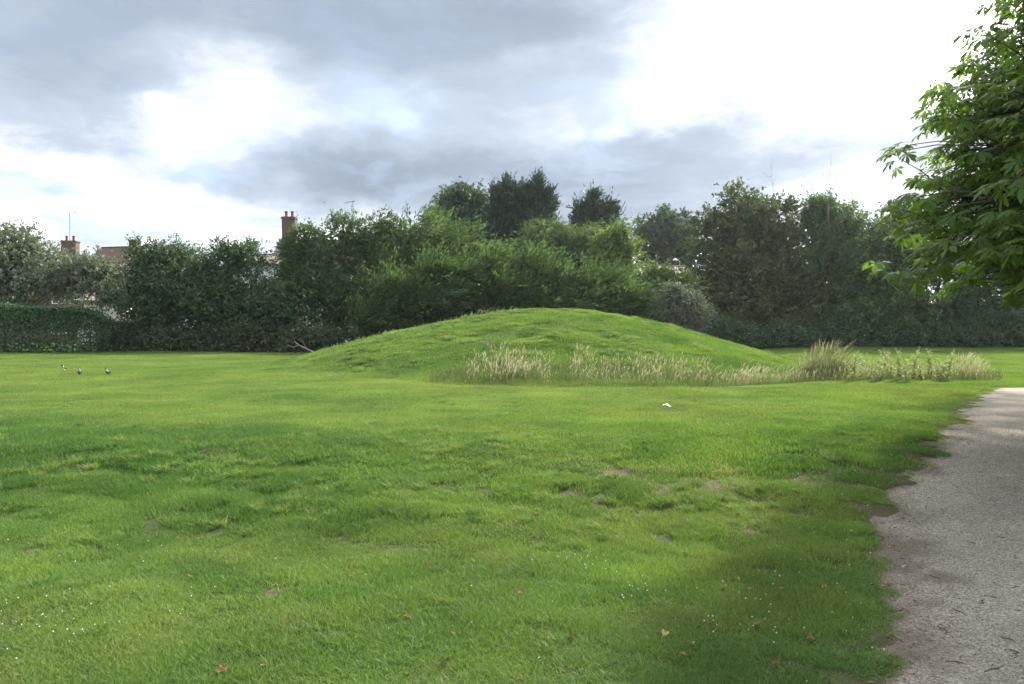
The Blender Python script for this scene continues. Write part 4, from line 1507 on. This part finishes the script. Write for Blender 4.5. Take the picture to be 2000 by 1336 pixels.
g = np.random.default_rng(300)
sets = []
def hump(px, c, w):
    return np.exp(-((px - c) / w) ** 2)
dens = lambda px: np.clip(0.25 + 0.9 * hump(px, 985, 70) + 0.55 * hump(px, 1140, 35) + 0.75 * hump(px, 1300, 110) + 0.75 * hump(px, 1480, 80) + 1.1 * vnoise(px * 0.05, px * 0, 5), 0.03, 1) * sstep(px, 860, 930)
x, y, px = strip(g, 2500, 860, 1560, 23.4, 26.2, dens)
h = (0.42 + 0.30 * hump(px, 985, 60) + 0.2 * hump(px, 1140, 30) + 0.12 * hump(px, 1300, 110) + 0.22 * hump(px, 1500, 70)) * g.uniform(0.35, 1.25, len(x)) * (1 + 0.5 * vnoise(px * 0.06, px * 0, 8))
sets.append(grass_stems(g, x, y, h, 0.35 + 0.5 * sstep(px, 1250, 1500), g.uniform(0.75, 1.0, len(x))))
x, y, px = strip(g, 9000, 840, 1960, 22.9, 25.6)
sets.append(grass_stems(g, x, y, g.uniform(0.08, 0.36, len(x)) * sstep(y, 22.6, 24.6) * (1 + 0.9 * vnoise(x * 1.3, y * 1.3, 6)), 0.2, g.uniform(0.1, 0.8, len(x)), head=False, w=0.015))
# pale clump next to the path bend
x, y, px = strip(g, 900, 1800, 1970, 23.4, 26.0, lambda p: hump(p, 1888, 42))
sets.append(grass_stems(g, x, y, g.uniform(0.25, 1.0, len(x)) * (0.45 + 0.6 * hump(px, 1885, 40)), 0.4, g.uniform(0.75, 1.0, len(x))))
x, y, px = strip(g, 1400, 1540, 1850, 23.6, 25.8)
sets.append(grass_stems(g, x, y, g.uniform(0.15, 0.55, len(x)), 0.3, g.uniform(0.4, 0.9, len(x)), head=True, w=0.010))
stuff_stems('tall_grass', 'long straw-coloured seeding grass along the foot of the mound', sets)

# green-grey long grass on the left shoulder and behind the mound
g = np.random.default_rng(301)
px = g.uniform(640, 1010, 2600)
yy = 39.5 + g.uniform(-0.6, 3.2, 2600)
xx = (px - 1000) / FPX * yy
hh = g.uniform(0.25, 0.8, 2600) * (0.7 + 0.3 * hump(px, 960, 60))
s1 = grass_stems(g, xx, yy, hh, 0.5, g.uniform(0.15, 0.65, 2600), w=0.02)
stuff_stems('meadow_grass', 'uncut grey-green grass fringing the left shoulder of the mound', [s1])

# the tall dark tussock and the other single clumps
def tussock(name, label, px, Y, n, hmin, hmax, rad, straw, lean, seed):
    g = np.random.default_rng(seed)
    x0 = (px - 1000) / FPX * Y
    a = g.random(n) * 6.283; r = rad * np.sqrt(g.random(n))
    x = x0 + r * np.cos(a); y = Y + r * np.sin(a) * 0.7
    n1 = n // 3
    dome = 1.0 - 0.55 * (r / rad) ** 1.5
    V1, F1, T1 = grass_stems(g, x[:n1], y[:n1], g.uniform(hmin, hmax, n1) * dome[:n1], lean + 0.35 * (x[:n1] - x0) / rad, g.uniform(straw[0], straw[1], n1), True, 0.013)
    V2, F2, T2 = grass_stems(g, x[n1:], y[n1:], g.uniform(hmin * 0.4, hmax * 0.72, n - n1) * dome[n1:], lean * 0.6 + 0.9 * (x[n1:] - x0) / rad, g.uniform(0.05, 0.5, n - n1), False, 0.016)
    z0 = gz(x0, Y)
    o = np.array([x0, Y, z0])
    root = empty(name, (x0, Y, z0))
    link('stems', mesh_np('stems', V1 - o, F1, tint=T1, mats=[M['straw']]), root)
    link('blades', mesh_np('blades', V2 - o, F2, tint=T2, mats=[M['straw']]), root)
    tag(root, label, 'grass tussock')


tussock('grass_tussock', 'tall green tussock with nodding seed heads right of the mound', 1608, 25.3, 1300, 0.95, 1.75, 0.95, (0.25, 0.85), 0.5, 310)
tussock('grass_tussock', 'bleached upright tussock at the foot of the mound', 1000, 24.4, 300, 0.5, 1.05, 0.7, (0.85, 1.0), 0.1, 311)

# ------------------------------------------------------------------ pale weeds
M['weed'] = mat_leaf('weed_leaf', (0.17, 0.21, 0.10), (0.30, 0.34, 0.19), (0.48, 0.50, 0.34), trans=0.3, spec=0.2)


def weed_meshes(seed):
    g = np.random.default_rng(seed)
    st, V, T, ti = MB(), [], [], []
    b = 0
    ns = 5
    for s in range(ns):
        a = g.random() * 6.283
        tip = Vector((0.16 * math.cos(a) + 0.06, 0.16 * math.sin(a), g.uniform(0.45, 0.75)))
        pts = [Vector((0.02 * math.cos(a), 0.02 * math.sin(a), -0.03)), tip * 0.5 + Vector((0, 0, 0.04)), tip]
        st.tube(pts, [0.006, 0.005, 0.002], 4, 0.6)
        n = 46
        t = 0.15 + 0.85 * g.random(n)
        P = np.array([[*(pts[0].lerp(pts[1], min(1, q * 2)) if q < 0.5 else pts[1].lerp(pts[2], q * 2 - 1))] for q in t])
        an = g.random(n) * 6.283
        D = np.stack([np.cos(an), np.sin(an), 0.5 + 0.3 * g.normal(size=n)], 1)
        N = unit(np.array([0, 0, 1.0]) + 0.5 * g.normal(size=(n, 3)))
        Lf = 0.085 * (1.2 - 0.7 * t) * g.uniform(0.8, 1.3, n)
        v, f = leaf_quads(P, D, N, Lf, Lf * 0.42)
        V.append(v); T.append(f + b); b += len(v)
        ti.append(np.repeat(np.clip(0.5 + 0.25 * g.normal(size=n), 0, 1), 4))
    return st.mesh('stem', M['weed']), mesh_np('foliage', np.concatenate(V), np.concatenate(T), tint=np.concatenate(ti), mats=[M['weed']])


wm = [weed_meshes(400 + k) for k in range(3)]
g = np.random.default_rng(410)
weed_px = [(1580, 742), (1605, 738), (1632, 744), (1655, 741), (1678, 745), (1700, 742), (1722, 744), (1742, 741), (1760, 745), (1782, 742), (1800, 744), (1820, 741), (1836, 745), (1590, 746), (1665, 747), (1712, 747), (1772, 748),
           (1570, 740), (1642, 738), (1690, 738), (1732, 738), (1795, 738), (1690, 734), (1792, 735), (1850, 744)]
for k, (px, py) in enumerate(weed_px):
    p = on_ground(px, py)
    root = empty('weed_plant', p, g.random() * 6.28)
    s = g.uniform(0.8, 1.35)
    root.scale = (s, s, s * g.uniform(0.85, 1.1))
    sm, fm = wm[k % 3]
    link('stem', sm, root); link('foliage', fm, root)
    tag(root, 'pale grey-green leafy weed among the long grass right of the mound', 'weed', 'pale weeds beside the tall tussock')

# ================================================================== magpies
M['plumage'] = mat_tint('magpie_plumage', [(0.0, (0.012, 0.013, 0.018)), (0.45, (0.015, 0.017, 0.026)), (0.55, (0.72, 0.72, 0.72)), (1.0, (0.8, 0.8, 0.8))], 0.45, 0.4)


def magpie(p, rz, label, white, pitch):
    """one continuous body: rings from beak to tail tip"""
    rings = [(0.135, 0.232, 0.002, 0.002), (0.118, 0.236, 0.007, 0.008), (0.100, 0.240, 0.014, 0.016), (0.085, 0.243, 0.024, 0.026), (0.062, 0.240, 0.027, 0.029), (0.040, 0.222, 0.028, 0.030),
             (0.022, 0.196, 0.042, 0.046), (0.0, 0.165, 0.054, 0.060), (-0.032, 0.135, 0.057, 0.060), (-0.065, 0.112, 0.048, 0.046), (-0.095, 0.098, 0.032, 0.027), (-0.12, 0.092, 0.020, 0.013),
             (-0.17, 0.088, 0.024, 0.008), (-0.24, 0.085, 0.030, 0.007), (-0.30, 0.083, 0.024, 0.006), (-0.345, 0.082, 0.006, 0.003)]
    S = 12
    V, T, F = [], [], []
    for i, (x, z, wy, wz) in enumerate(rings):
        for k in range(S):
            a = 2 * math.pi * k / S
            V.append((x, wy * math.cos(a), z + wz * math.sin(a)))
            low = math.sin(a)
            w = 0.0
            if 7 <= i <= 10 and low < white:
                w = 1.0
            if 6 <= i <= 8 and 0.2 < low < 0.75 and abs(math.cos(a)) > 0.5:
                w = 1.0
            T.append(w)
    n = len(rings)
    for i in range(n - 1):
        for k in range(S):
            F.append((i * S + k, (i + 1) * S + k, (i + 1) * S + (k + 1) % S, i * S + (k + 1) % S))
    V = np.array(V)
    c, s = math.cos(pitch), math.sin(pitch)
    body = V - np.array([0, 0, 0.13])
    V = np.stack([body[:, 0] * c - body[:, 2] * s, body[:, 1], body[:, 0] * s + body[:, 2] * c + 0.13], 1)
    me = mesh_np('body', V, F, tint=T, mats=[M['plumage']], smooth=True)
    root = empty('magpie', p, rz)
    link('body', me, root)
    for sy in (-1, 1):
        wv = [(0.02, sy * 0.052, 0.185), (-0.05, sy * 0.060, 0.165), (-0.15, sy * 0.030, 0.108), (-0.11, sy * 0.040, 0.095), (-0.03, sy * 0.060, 0.120), (0.02, sy * 0.056, 0.150)]
        mb = MB()
        mb.add(wv + [(a, b * 1.12, cc) for a, b, cc in wv], [(0, 1, 2, 3, 4, 5), (11, 10, 9, 8, 7, 6)] + [(i, (i + 1) % 6, 6 + (i + 1) % 6, 6 + i) for i in range(6)], 0.1)
        mb.build('wing', M['plumage'], root)
        lg = MB(); lg.tube([(-0.015, sy * 0.022, 0.11), (-0.02, sy * 0.022, 0.05), (-0.01, sy * 0.022, 0.0)], [0.009, 0.005, 0.004], 5, 0.1)
        for an in (-0.4, 0, 0.4, 3.14):
            lg.tube([(-0.01, sy * 0.022, 0.004), (-0.01 + 0.035 * math.cos(an), sy * 0.022 + 0.035 * math.sin(an), 0.003)], [0.0035, 0.002], 4, 0.1)
        lg.build('leg', M['plumage'], root)
    root.scale = (0.92, 0.92, 0.92)
    tag(root, label, 'bird', 'magpies on the lawn')


magpie(on_ground(122, 726), R(215), 'magpie showing its white breast, first of three on the lawn', 0.62, 0.35)
magpie(on_ground(153, 734), R(150), 'upright magpie with folded dark wings, middle of three', -0.2, 0.45)
magpie(on_ground(208, 734), R(170), 'dark magpie with its long tail held out, nearest the mound', -0.55, 0.30)

# ================================================================== small things on the ground
M['dry_leaf'] = mat_tint('dry_leaf', [(0.0, (0.070, 0.042, 0.024)), (0.4, (0.15, 0.088, 0.042)), (0.7, (0.225, 0.130, 0.056)), (1.0, (0.40, 0.32, 0.11))], 0.75, 0.2, trans=0.2)


def dry_leaf_mesh(g, tint, lobes):
    V, F = [], []
    for q in range(lobes):
        a = (q - (lobes - 1) / 2) * 0.7 + g.normal() * 0.1
        l = 0.075 * g.uniform(0.8, 1.2)
        w = l * 0.22
        ca, sa = math.cos(a), math.sin(a)
        curl = g.uniform(0.25, 0.6)
        b = len(V)
        for t, s in ((0, 0), (0.35, -0.7), (0.35, 0.7), (0.7, -1), (0.7, 1), (1, 0), (0.5, 0)):
            u, v = l * t, w * s
            V.append((u * ca - v * sa, u * sa + v * ca, 0.006 + curl * l * (t - 0.4) ** 2 + abs(s) * w * 0.7 * g.uniform(0.6, 1.2)))
        F += [(b, b + 1, b + 6), (b, b + 6, b + 2), (b + 1, b + 3, b + 6), (b + 2, b + 6, b + 4), (b + 3, b + 5, b + 6), (b + 6, b + 5, b + 4)]
    V.append((-0.05, 0, 0.015)); V.append((0, 0.003, 0.006)); V.append((0, -0.003, 0.006))
    F.append((len(V) - 3, len(V) - 2, len(V) - 1))
    return mesh_np('fallen_leaf', np.array(V), np.array(F), tint=np.full(len(V), tint), mats=[M['dry_leaf']])


g = np.random.default_rng(500)
LV = {'brown': [dry_leaf_mesh(g, 0.15 + 0.12 * k, 1 + k) for k in range(4)], 'orange': [dry_leaf_mesh(g, 0.68, k) for k in (1, 2, 3)], 'yellow': [dry_leaf_mesh(g, 1.0, k) for k in (1, 2)]}
fixed = [(1047, 1017, 'brown'), (1185, 1147, 'orange'), (707, 1150, 'brown'), (862, 1306, 'brown'), (1335, 1033, 'orange'), (1297, 1256, 'yellow'), (1101, 1231, 'brown'), (1148, 1085, 'brown'), (1634, 1118, 'orange'), (1766, 1118, 'yellow'),
         (1990, 1208, 'orange'), (745, 1176, 'orange'), (836, 1112, 'brown'), (1468, 1158, 'orange'), (1480, 1140, 'brown'), (1340, 1295, 'brown'), (1352, 1268, 'brown'), (1400, 1262, 'brown'), (1620, 1160, 'orange'), (1735, 1155, 'brown'),
         (1006, 1340, 'brown'), (800, 1215, 'brown'), (1820, 805, 'brown'), (1731, 793, 'brown'), (1445, 860, 'brown'), (1460, 792, 'brown'), (1250, 935, 'orange'), (1160, 895, 'brown'), (1280, 930, 'orange'), (1300, 885, 'brown'), (1816, 880, 'yellow'), (1605, 1285, 'orange'),
         (1015, 1170, 'brown'), (1127, 1255, 'brown'), (1655, 855, 'brown'), (1475, 985, 'brown'), (1440, 1010, 'brown'), (1560, 1000, 'yellow'), (305, 1247, 'orange'), (455, 1238, 'brown'), (370, 1136, 'orange'), (435, 1325, 'brown'), (200, 1070, 'brown')]
for k in range(34):
    fixed.append((g.uniform(1150, 1720), 830 + 500 * g.random() ** 0.7, ('brown', 'brown', 'orange', 'brown', 'yellow')[g.integers(0, 5)]))
for k in range(16):
    fixed.append((g.uniform(60, 1150), g.uniform(930, 1330), ('brown', 'brown', 'orange')[g.integers(0, 3)]))
for px, py, kind in fixed:
    p = on_ground(px, py)
    ms = LV[kind]
    s = g.uniform(0.35, 0.75)
    lift = 0.026 if path_in(np.array([p.x]), np.array([p.y]))[0] < 0 else 0.038
    o = link('fallen_leaf', ms[g.integers(0, len(ms))], None, (p.x, p.y, p.z + lift), (g.normal() * 0.35, g.normal() * 0.35, g.random() * 6.28), (s, s, s))
    on_path = path_in(np.array([p.x]), np.array([p.y]))[0] > 0
    place = 'on the gravel path' if on_path else ('on the shaded turf beside the path' if px > 1350 else ('on the open turf in the middle of the lawn' if px > 650 else 'on the open turf towards the hedge side'))
    look = {'brown': 'curled dark brown fallen leaf', 'orange': 'orange-brown fallen leaf', 'yellow': 'pale yellow fallen leaf'}[kind]
    tag(o, look + ' lying ' + place, 'leaf', kind + ' fallen leaves ' + place)

# clover flowers: tiny white specks in loose drifts
def build_clover():
    g = np.random.default_rng(510)
    V, F, T = [], [], []
    drifts = [(40, 1240, 60, 25, 26), (150, 1240, 40, 20, 14), (1140, 1100, 35, 14, 26), (1240, 1165, 60, 16, 20), (1440, 1150, 40, 20, 16), (1640, 930, 110, 50, 30), (1680, 1110, 60, 60, 22), (1420, 1225, 30, 20, 8), (1500, 1250, 40, 15, 12),
              (1560, 1090, 80, 60, 22), (260, 1170, 120, 40, 20), (900, 1180, 160, 60, 18), (1660, 1230, 60, 40, 14), (1480, 880, 80, 40, 14), (340, 1100, 120, 20, 14), (1720, 800, 60, 20, 10), (80, 1050, 80, 20, 12), (1690, 860, 60, 40, 16)]
    for px, py, sx, sy, n in drifts:
        for _ in range(int(n * 0.75)):
            qx, qy = px + g.normal() * sx, py + g.normal() * sy
            if qy > 1360 or qy < 770:
                continue
            p = on_ground(qx, qy)
            if path_in(np.array([p.x]), np.array([p.y]))[0] > -0.05:
                continue
            r = g.uniform(0.003, 0.0056)
            c = np.array([p.x, p.y, p.z + g.uniform(0.035, 0.055)])
            b = len(V)
            for dz, rr in ((-0.6, 0.55), (0.2, 1.0), (0.8, 0.6)):
                for k in range(6):
                    a = k * 1.047 + dz
                    V.append(c + np.array([math.cos(a) * rr * r, math.sin(a) * rr * r, dz * r])); T.append(g.uniform(0.4, 1))
            for i in range(2):
                for k in range(6):
                    F.append((b + i * 6 + k, b + i * 6 + (k + 1) % 6, b + (i + 1) * 6 + (k + 1) % 6)); F.append((b + i * 6 + k, b + (i + 1) * 6 + (k + 1) % 6, b + (i + 1) * 6 + k))
            for k in range(1, 5):
                F.append((b + 12, b + 12 + k, b + 13 + k))
            # thin stalk down into the turf
            b2 = len(V)
            V += [c + np.array([-0.0012, 0, 0]), c + np.array([0.0012, 0, 0]), np.array([p.x + 0.001, p.y, p.z - 0.005])]; T += [0.0, 0.0, 0.0]
            F.append((b2, b2 + 1, b2 + 2))
    m = mat_tint('clover_white', [(0.0, (0.16, 0.22, 0.08)), (0.35, (0.62, 0.60, 0.58)), (1.0, (0.80, 0.79, 0.77))], 0.7, 0.2)
    tag(link('clover_flowers', mesh_np('clover_flowers', np.array(V), np.array(F), tint=np.array(T), mats=[m])), 'small white clover flowers scattered through the turf', 'clover', kind='stuff')


build_clover()

# litter, feather, twigs, stones
def build_litter():
    p = on_ground(1305, 797)
    mb = MB()
    pts = [(-0.13, -0.02, 0.02), (-0.05, -0.04, 0.07), (0.03, -0.03, 0.05), (0.12, -0.02, 0.02), (-0.12, 0.03, 0.03), (-0.04, 0.04, 0.09), (0.04, 0.03, 0.055), (0.11, 0.03, 0.015)]
    mb.add(pts, [(0, 1, 5, 4), (1, 2, 6, 5), (2, 3, 7, 6)])
    mb.add([(a, b, c - 0.008) for a, b, c in pts], [(4, 5, 1, 0), (5, 6, 2, 1), (6, 7, 3, 2)])
    o = mb.build('paper_scrap', M['white_paint'], None, (p.x, p.y, p.z + 0.02))
    o.rotation_euler = (0.2, 0.25, -0.4)
    o.scale = (0.85, 0.7, 0.6)
    tag(o, 'crumpled white paper scrap on the lawn before the long grass', 'litter')
    p = on_ground(1412, 986)
    mb = MB()
    mb.add([(-0.012, 0, 0), (0.012, 0, 0), (0.02, 0.01, 0.05), (0.012, 0.015, 0.085), (-0.006, 0.012, 0.07), (-0.014, 0.005, 0.04),
            (-0.012, 0.006, 0), (0.012, 0.006, 0), (0.02, 0.016, 0.05), (0.012, 0.021, 0.085), (-0.006, 0.018, 0.07), (-0.014, 0.011, 0.04)],
           [(0, 1, 2, 3, 4, 5), (11, 10, 9, 8, 7, 6)] + [(i, (i + 1) % 6, 6 + (i + 1) % 6, 6 + i) for i in range(6)], 0.1)
    o = mb.build('crow_feather', M['plumage'], None, (p.x, p.y, p.z + 0.02))
    o.rotation_euler = (R(-20), R(38), 0.3)
    o.scale = (0.8, 0.8, 0.8)
    tag(o, 'small black feather stuck in the rough turf', 'feather')
    # dead branch by the scrub
    x0, Y = hx(600, 45.5), 45.5
    z0 = gz(x0, Y)
    root = empty('dead_branch', (x0, Y, z0))
    mb = MB()
    mb.tube([(-0.75, 0, 0.75), (-0.45, 0, 0.50), (0.0, -0.1, 0.30), (0.45, -0.1, 0.08), (0.8, -0.1, 0.0)], [0.025, 0.035, 0.045, 0.05, 0.06], 6)
    mb.tube([(-0.45, 0, 0.50), (-0.85, 0.1, 0.40), (-1.2, 0.1, 0.52)], [0.025, 0.018, 0.01], 5)
    mb.tube([(0.0, -0.1, 0.30), (-0.1, -0.3, 0.6), (-0.3, -0.3, 0.85)], [0.025, 0.016, 0.008], 5)
    mb.build('limb', M['dead'], root)
    tag(root, 'pale fallen dead branch at the left foot of the mound', 'branch')


build_litter()

g = np.random.default_rng(520)
tw = [(1950, 1325, 0.28), (1925, 1190, 0.16), (1880, 1210, 0.2), (1845, 1245, 0.22), (1975, 1265, 0.16), (1990, 1160, 0.14), (1955, 940, 0.12), (1990, 1100, 0.2), (1830, 1140, 0.14), (1765, 1200, 0.18), (1870, 1310, 0.14), (1780, 950, .16), (1960, 1060, .12), (1900, 1070, .1), (1940, 1180, .12), (1985, 1290, .12)]
for px, py, L in tw:
    p = on_ground(px, py)
    z = float(height0(np.array([p.x]), np.array([p.y]))[0]) - 0.018
    mb = MB()
    mb.tube([(-L / 2, 0, 0.004), (-L * 0.15, 0.02 * g.normal(), 0.007), (L * 0.2, 0.02 * g.normal(), 0.006), (L / 2, 0.01, 0.004)], [0.004, 0.0045, 0.0035, 0.002], 5)
    if L > 0.15:
        mb.tube([(0, 0, 0.006), (L * 0.2, L * 0.12, 0.012)], [0.003, 0.0015], 4)
    o = mb.build('twig', M['bark'], None, (p.x, p.y, z))
    o.rotation_euler = (0, 0, g.random() * 3.14)
    o.scale = (0.7, 0.7, 0.8)
    tag(o, 'thin dark twig lying on the gravel path', 'twig', 'twigs on the path')


def build_gravel():
    g = np.random.default_rng(530)
    n = 9000
    y = 2.8 + 10 * g.random(n) ** 1.6
    x = np.interp(y, EDGE_Y, EDGE_X) + g.uniform(-0.2, 2.6, n) 
    pin = path_in(x, y)
    k = (pin > 0.02) & (x < 0.70 * y + 0.4)
    x, y = x[k], y[k]
    n = len(x)
    z = height0(x, y) - 0.018 + 0.006 * fbm(x * 1.3, y * 1.3, 77, 3)
    r = g.uniform(0.0025, 0.008, n) * (1 + 0.5 * (g.random(n) > 0.95))
    oct_ = np.array([(1, 0, 0), (0, 1, 0), (-1, 0, 0), (0, -1, 0), (0.1, 0.1, 0.75), (-0.1, 0, -0.6)])
    a = g.random(n) * 6.283
    c, s = np.cos(a), np.sin(a)
    st = g.uniform(0.6, 1.3, n)
    vx = oct_[None, :, 0] * st[:, None]; vy = np.broadcast_to(oct_[None, :, 1], vx.shape); vz = oct_[None, :, 2]
    V = np.stack([x[:, None] + r[:, None] * (vx * c[:, None] - vy * s[:, None]), y[:, None] + r[:, None] * (vx * s[:, None] + vy * c[:, None]), z[:, None] + r[:, None] * (vz + 0.35) + 0 * vx], -1)
    f = np.array([(0, 1, 4), (1, 2, 4), (2, 3, 4), (3, 0, 4), (1, 0, 5), (2, 1, 5), (3, 2, 5), (0, 3, 5)])
    F = f[None] + (np.arange(n) * 6)[:, None, None]
    m = mat_tint('gravel_stones', [(0.0, (0.09, 0.075, 0.06)), (0.4, (0.20, 0.175, 0.145)), (1.0, (0.40, 0.36, 0.29))], 0.9, 0.2)
    tag(link('gravel', mesh_np('gravel', V.reshape(-1, 3), F.reshape(-1, 3), tint=np.repeat(g.random(n), 6), mats=[m])), 'loose small stones strewn over the path', 'gravel', kind='stuff')


build_gravel()


def build_path_litter():
    """dead grass, bud scales and leaf scraps raked up along the path edge"""
    g = np.random.default_rng(540)
    n = 5200
    y = 2.8 + 14 * g.random(n) ** 1.7
    x = np.interp(y, EDGE_Y, EDGE_X) + np.abs(g.normal(size=n)) * 0.34 - 0.10
    pin = path_in(x, y)
    k = (pin > -0.12) & (x < 0.70 * y + 0.4)
    x, y = x[k], y[k]
    n = len(x)
    z = np.maximum(ground(x, y), height0(x, y) - 0.018)
    L = g.uniform(0.008, 0.035, n) * np.where(g.random(n) < 0.12, 2.2, 1.0)
    W = g.uniform(0.0025, 0.007, n)
    D = unit(np.stack([g.normal(size=n), g.normal(size=n), 0.15 * g.normal(size=n)], 1))
    N = unit(np.array([0, 0, 1.0]) + 0.35 * g.normal(size=(n, 3)))
    P = np.stack([x, y, z + g.uniform(0.003, 0.012, n)], 1)
    V, T = leaf_quads(P, D, N, L, W, 0.3)
    m = mat_tint('path_litter', [(0.0, (0.045, 0.032, 0.022)), (0.45, (0.12, 0.088, 0.058)), (0.8, (0.28, 0.225, 0.14)), (1.0, (0.42, 0.36, 0.25))], 0.9, 0.1)
    tag(link('leaf_litter', mesh_np('leaf_litter', V, T, tint=np.repeat(g.random(n), 4), mats=[m])), 'dry scraps and dead grass along the ragged path edge', 'litter', kind='stuff')


build_path_litter()


def build_haze():
    """thin scattering volume added to lift the dark backlit trees, like lens veil"""
    m, t, out = mat_new('veil_haze')
    pv = t.node('ShaderNodeVolumePrincipled')
    pv.inputs['Color'].default_value = (0.90, 0.95, 1.0, 1)
    pv.inputs['Density'].default_value = HAZE
    pv.inputs['Anisotropy'].default_value = 0.65
    t.l.new(pv.outputs[0], out.inputs['Volume'])
    mb = MB()
    mb.box((0, 430, 8.0), (1460, 1000, 20.0))
    tag(mb.build('haze', m), 'thin pale haze added over the lawn to lift the dark trees', 'haze', kind='stuff')


HAZE = 0.00019  # density of the added haze that stands in for lens veil
build_haze()
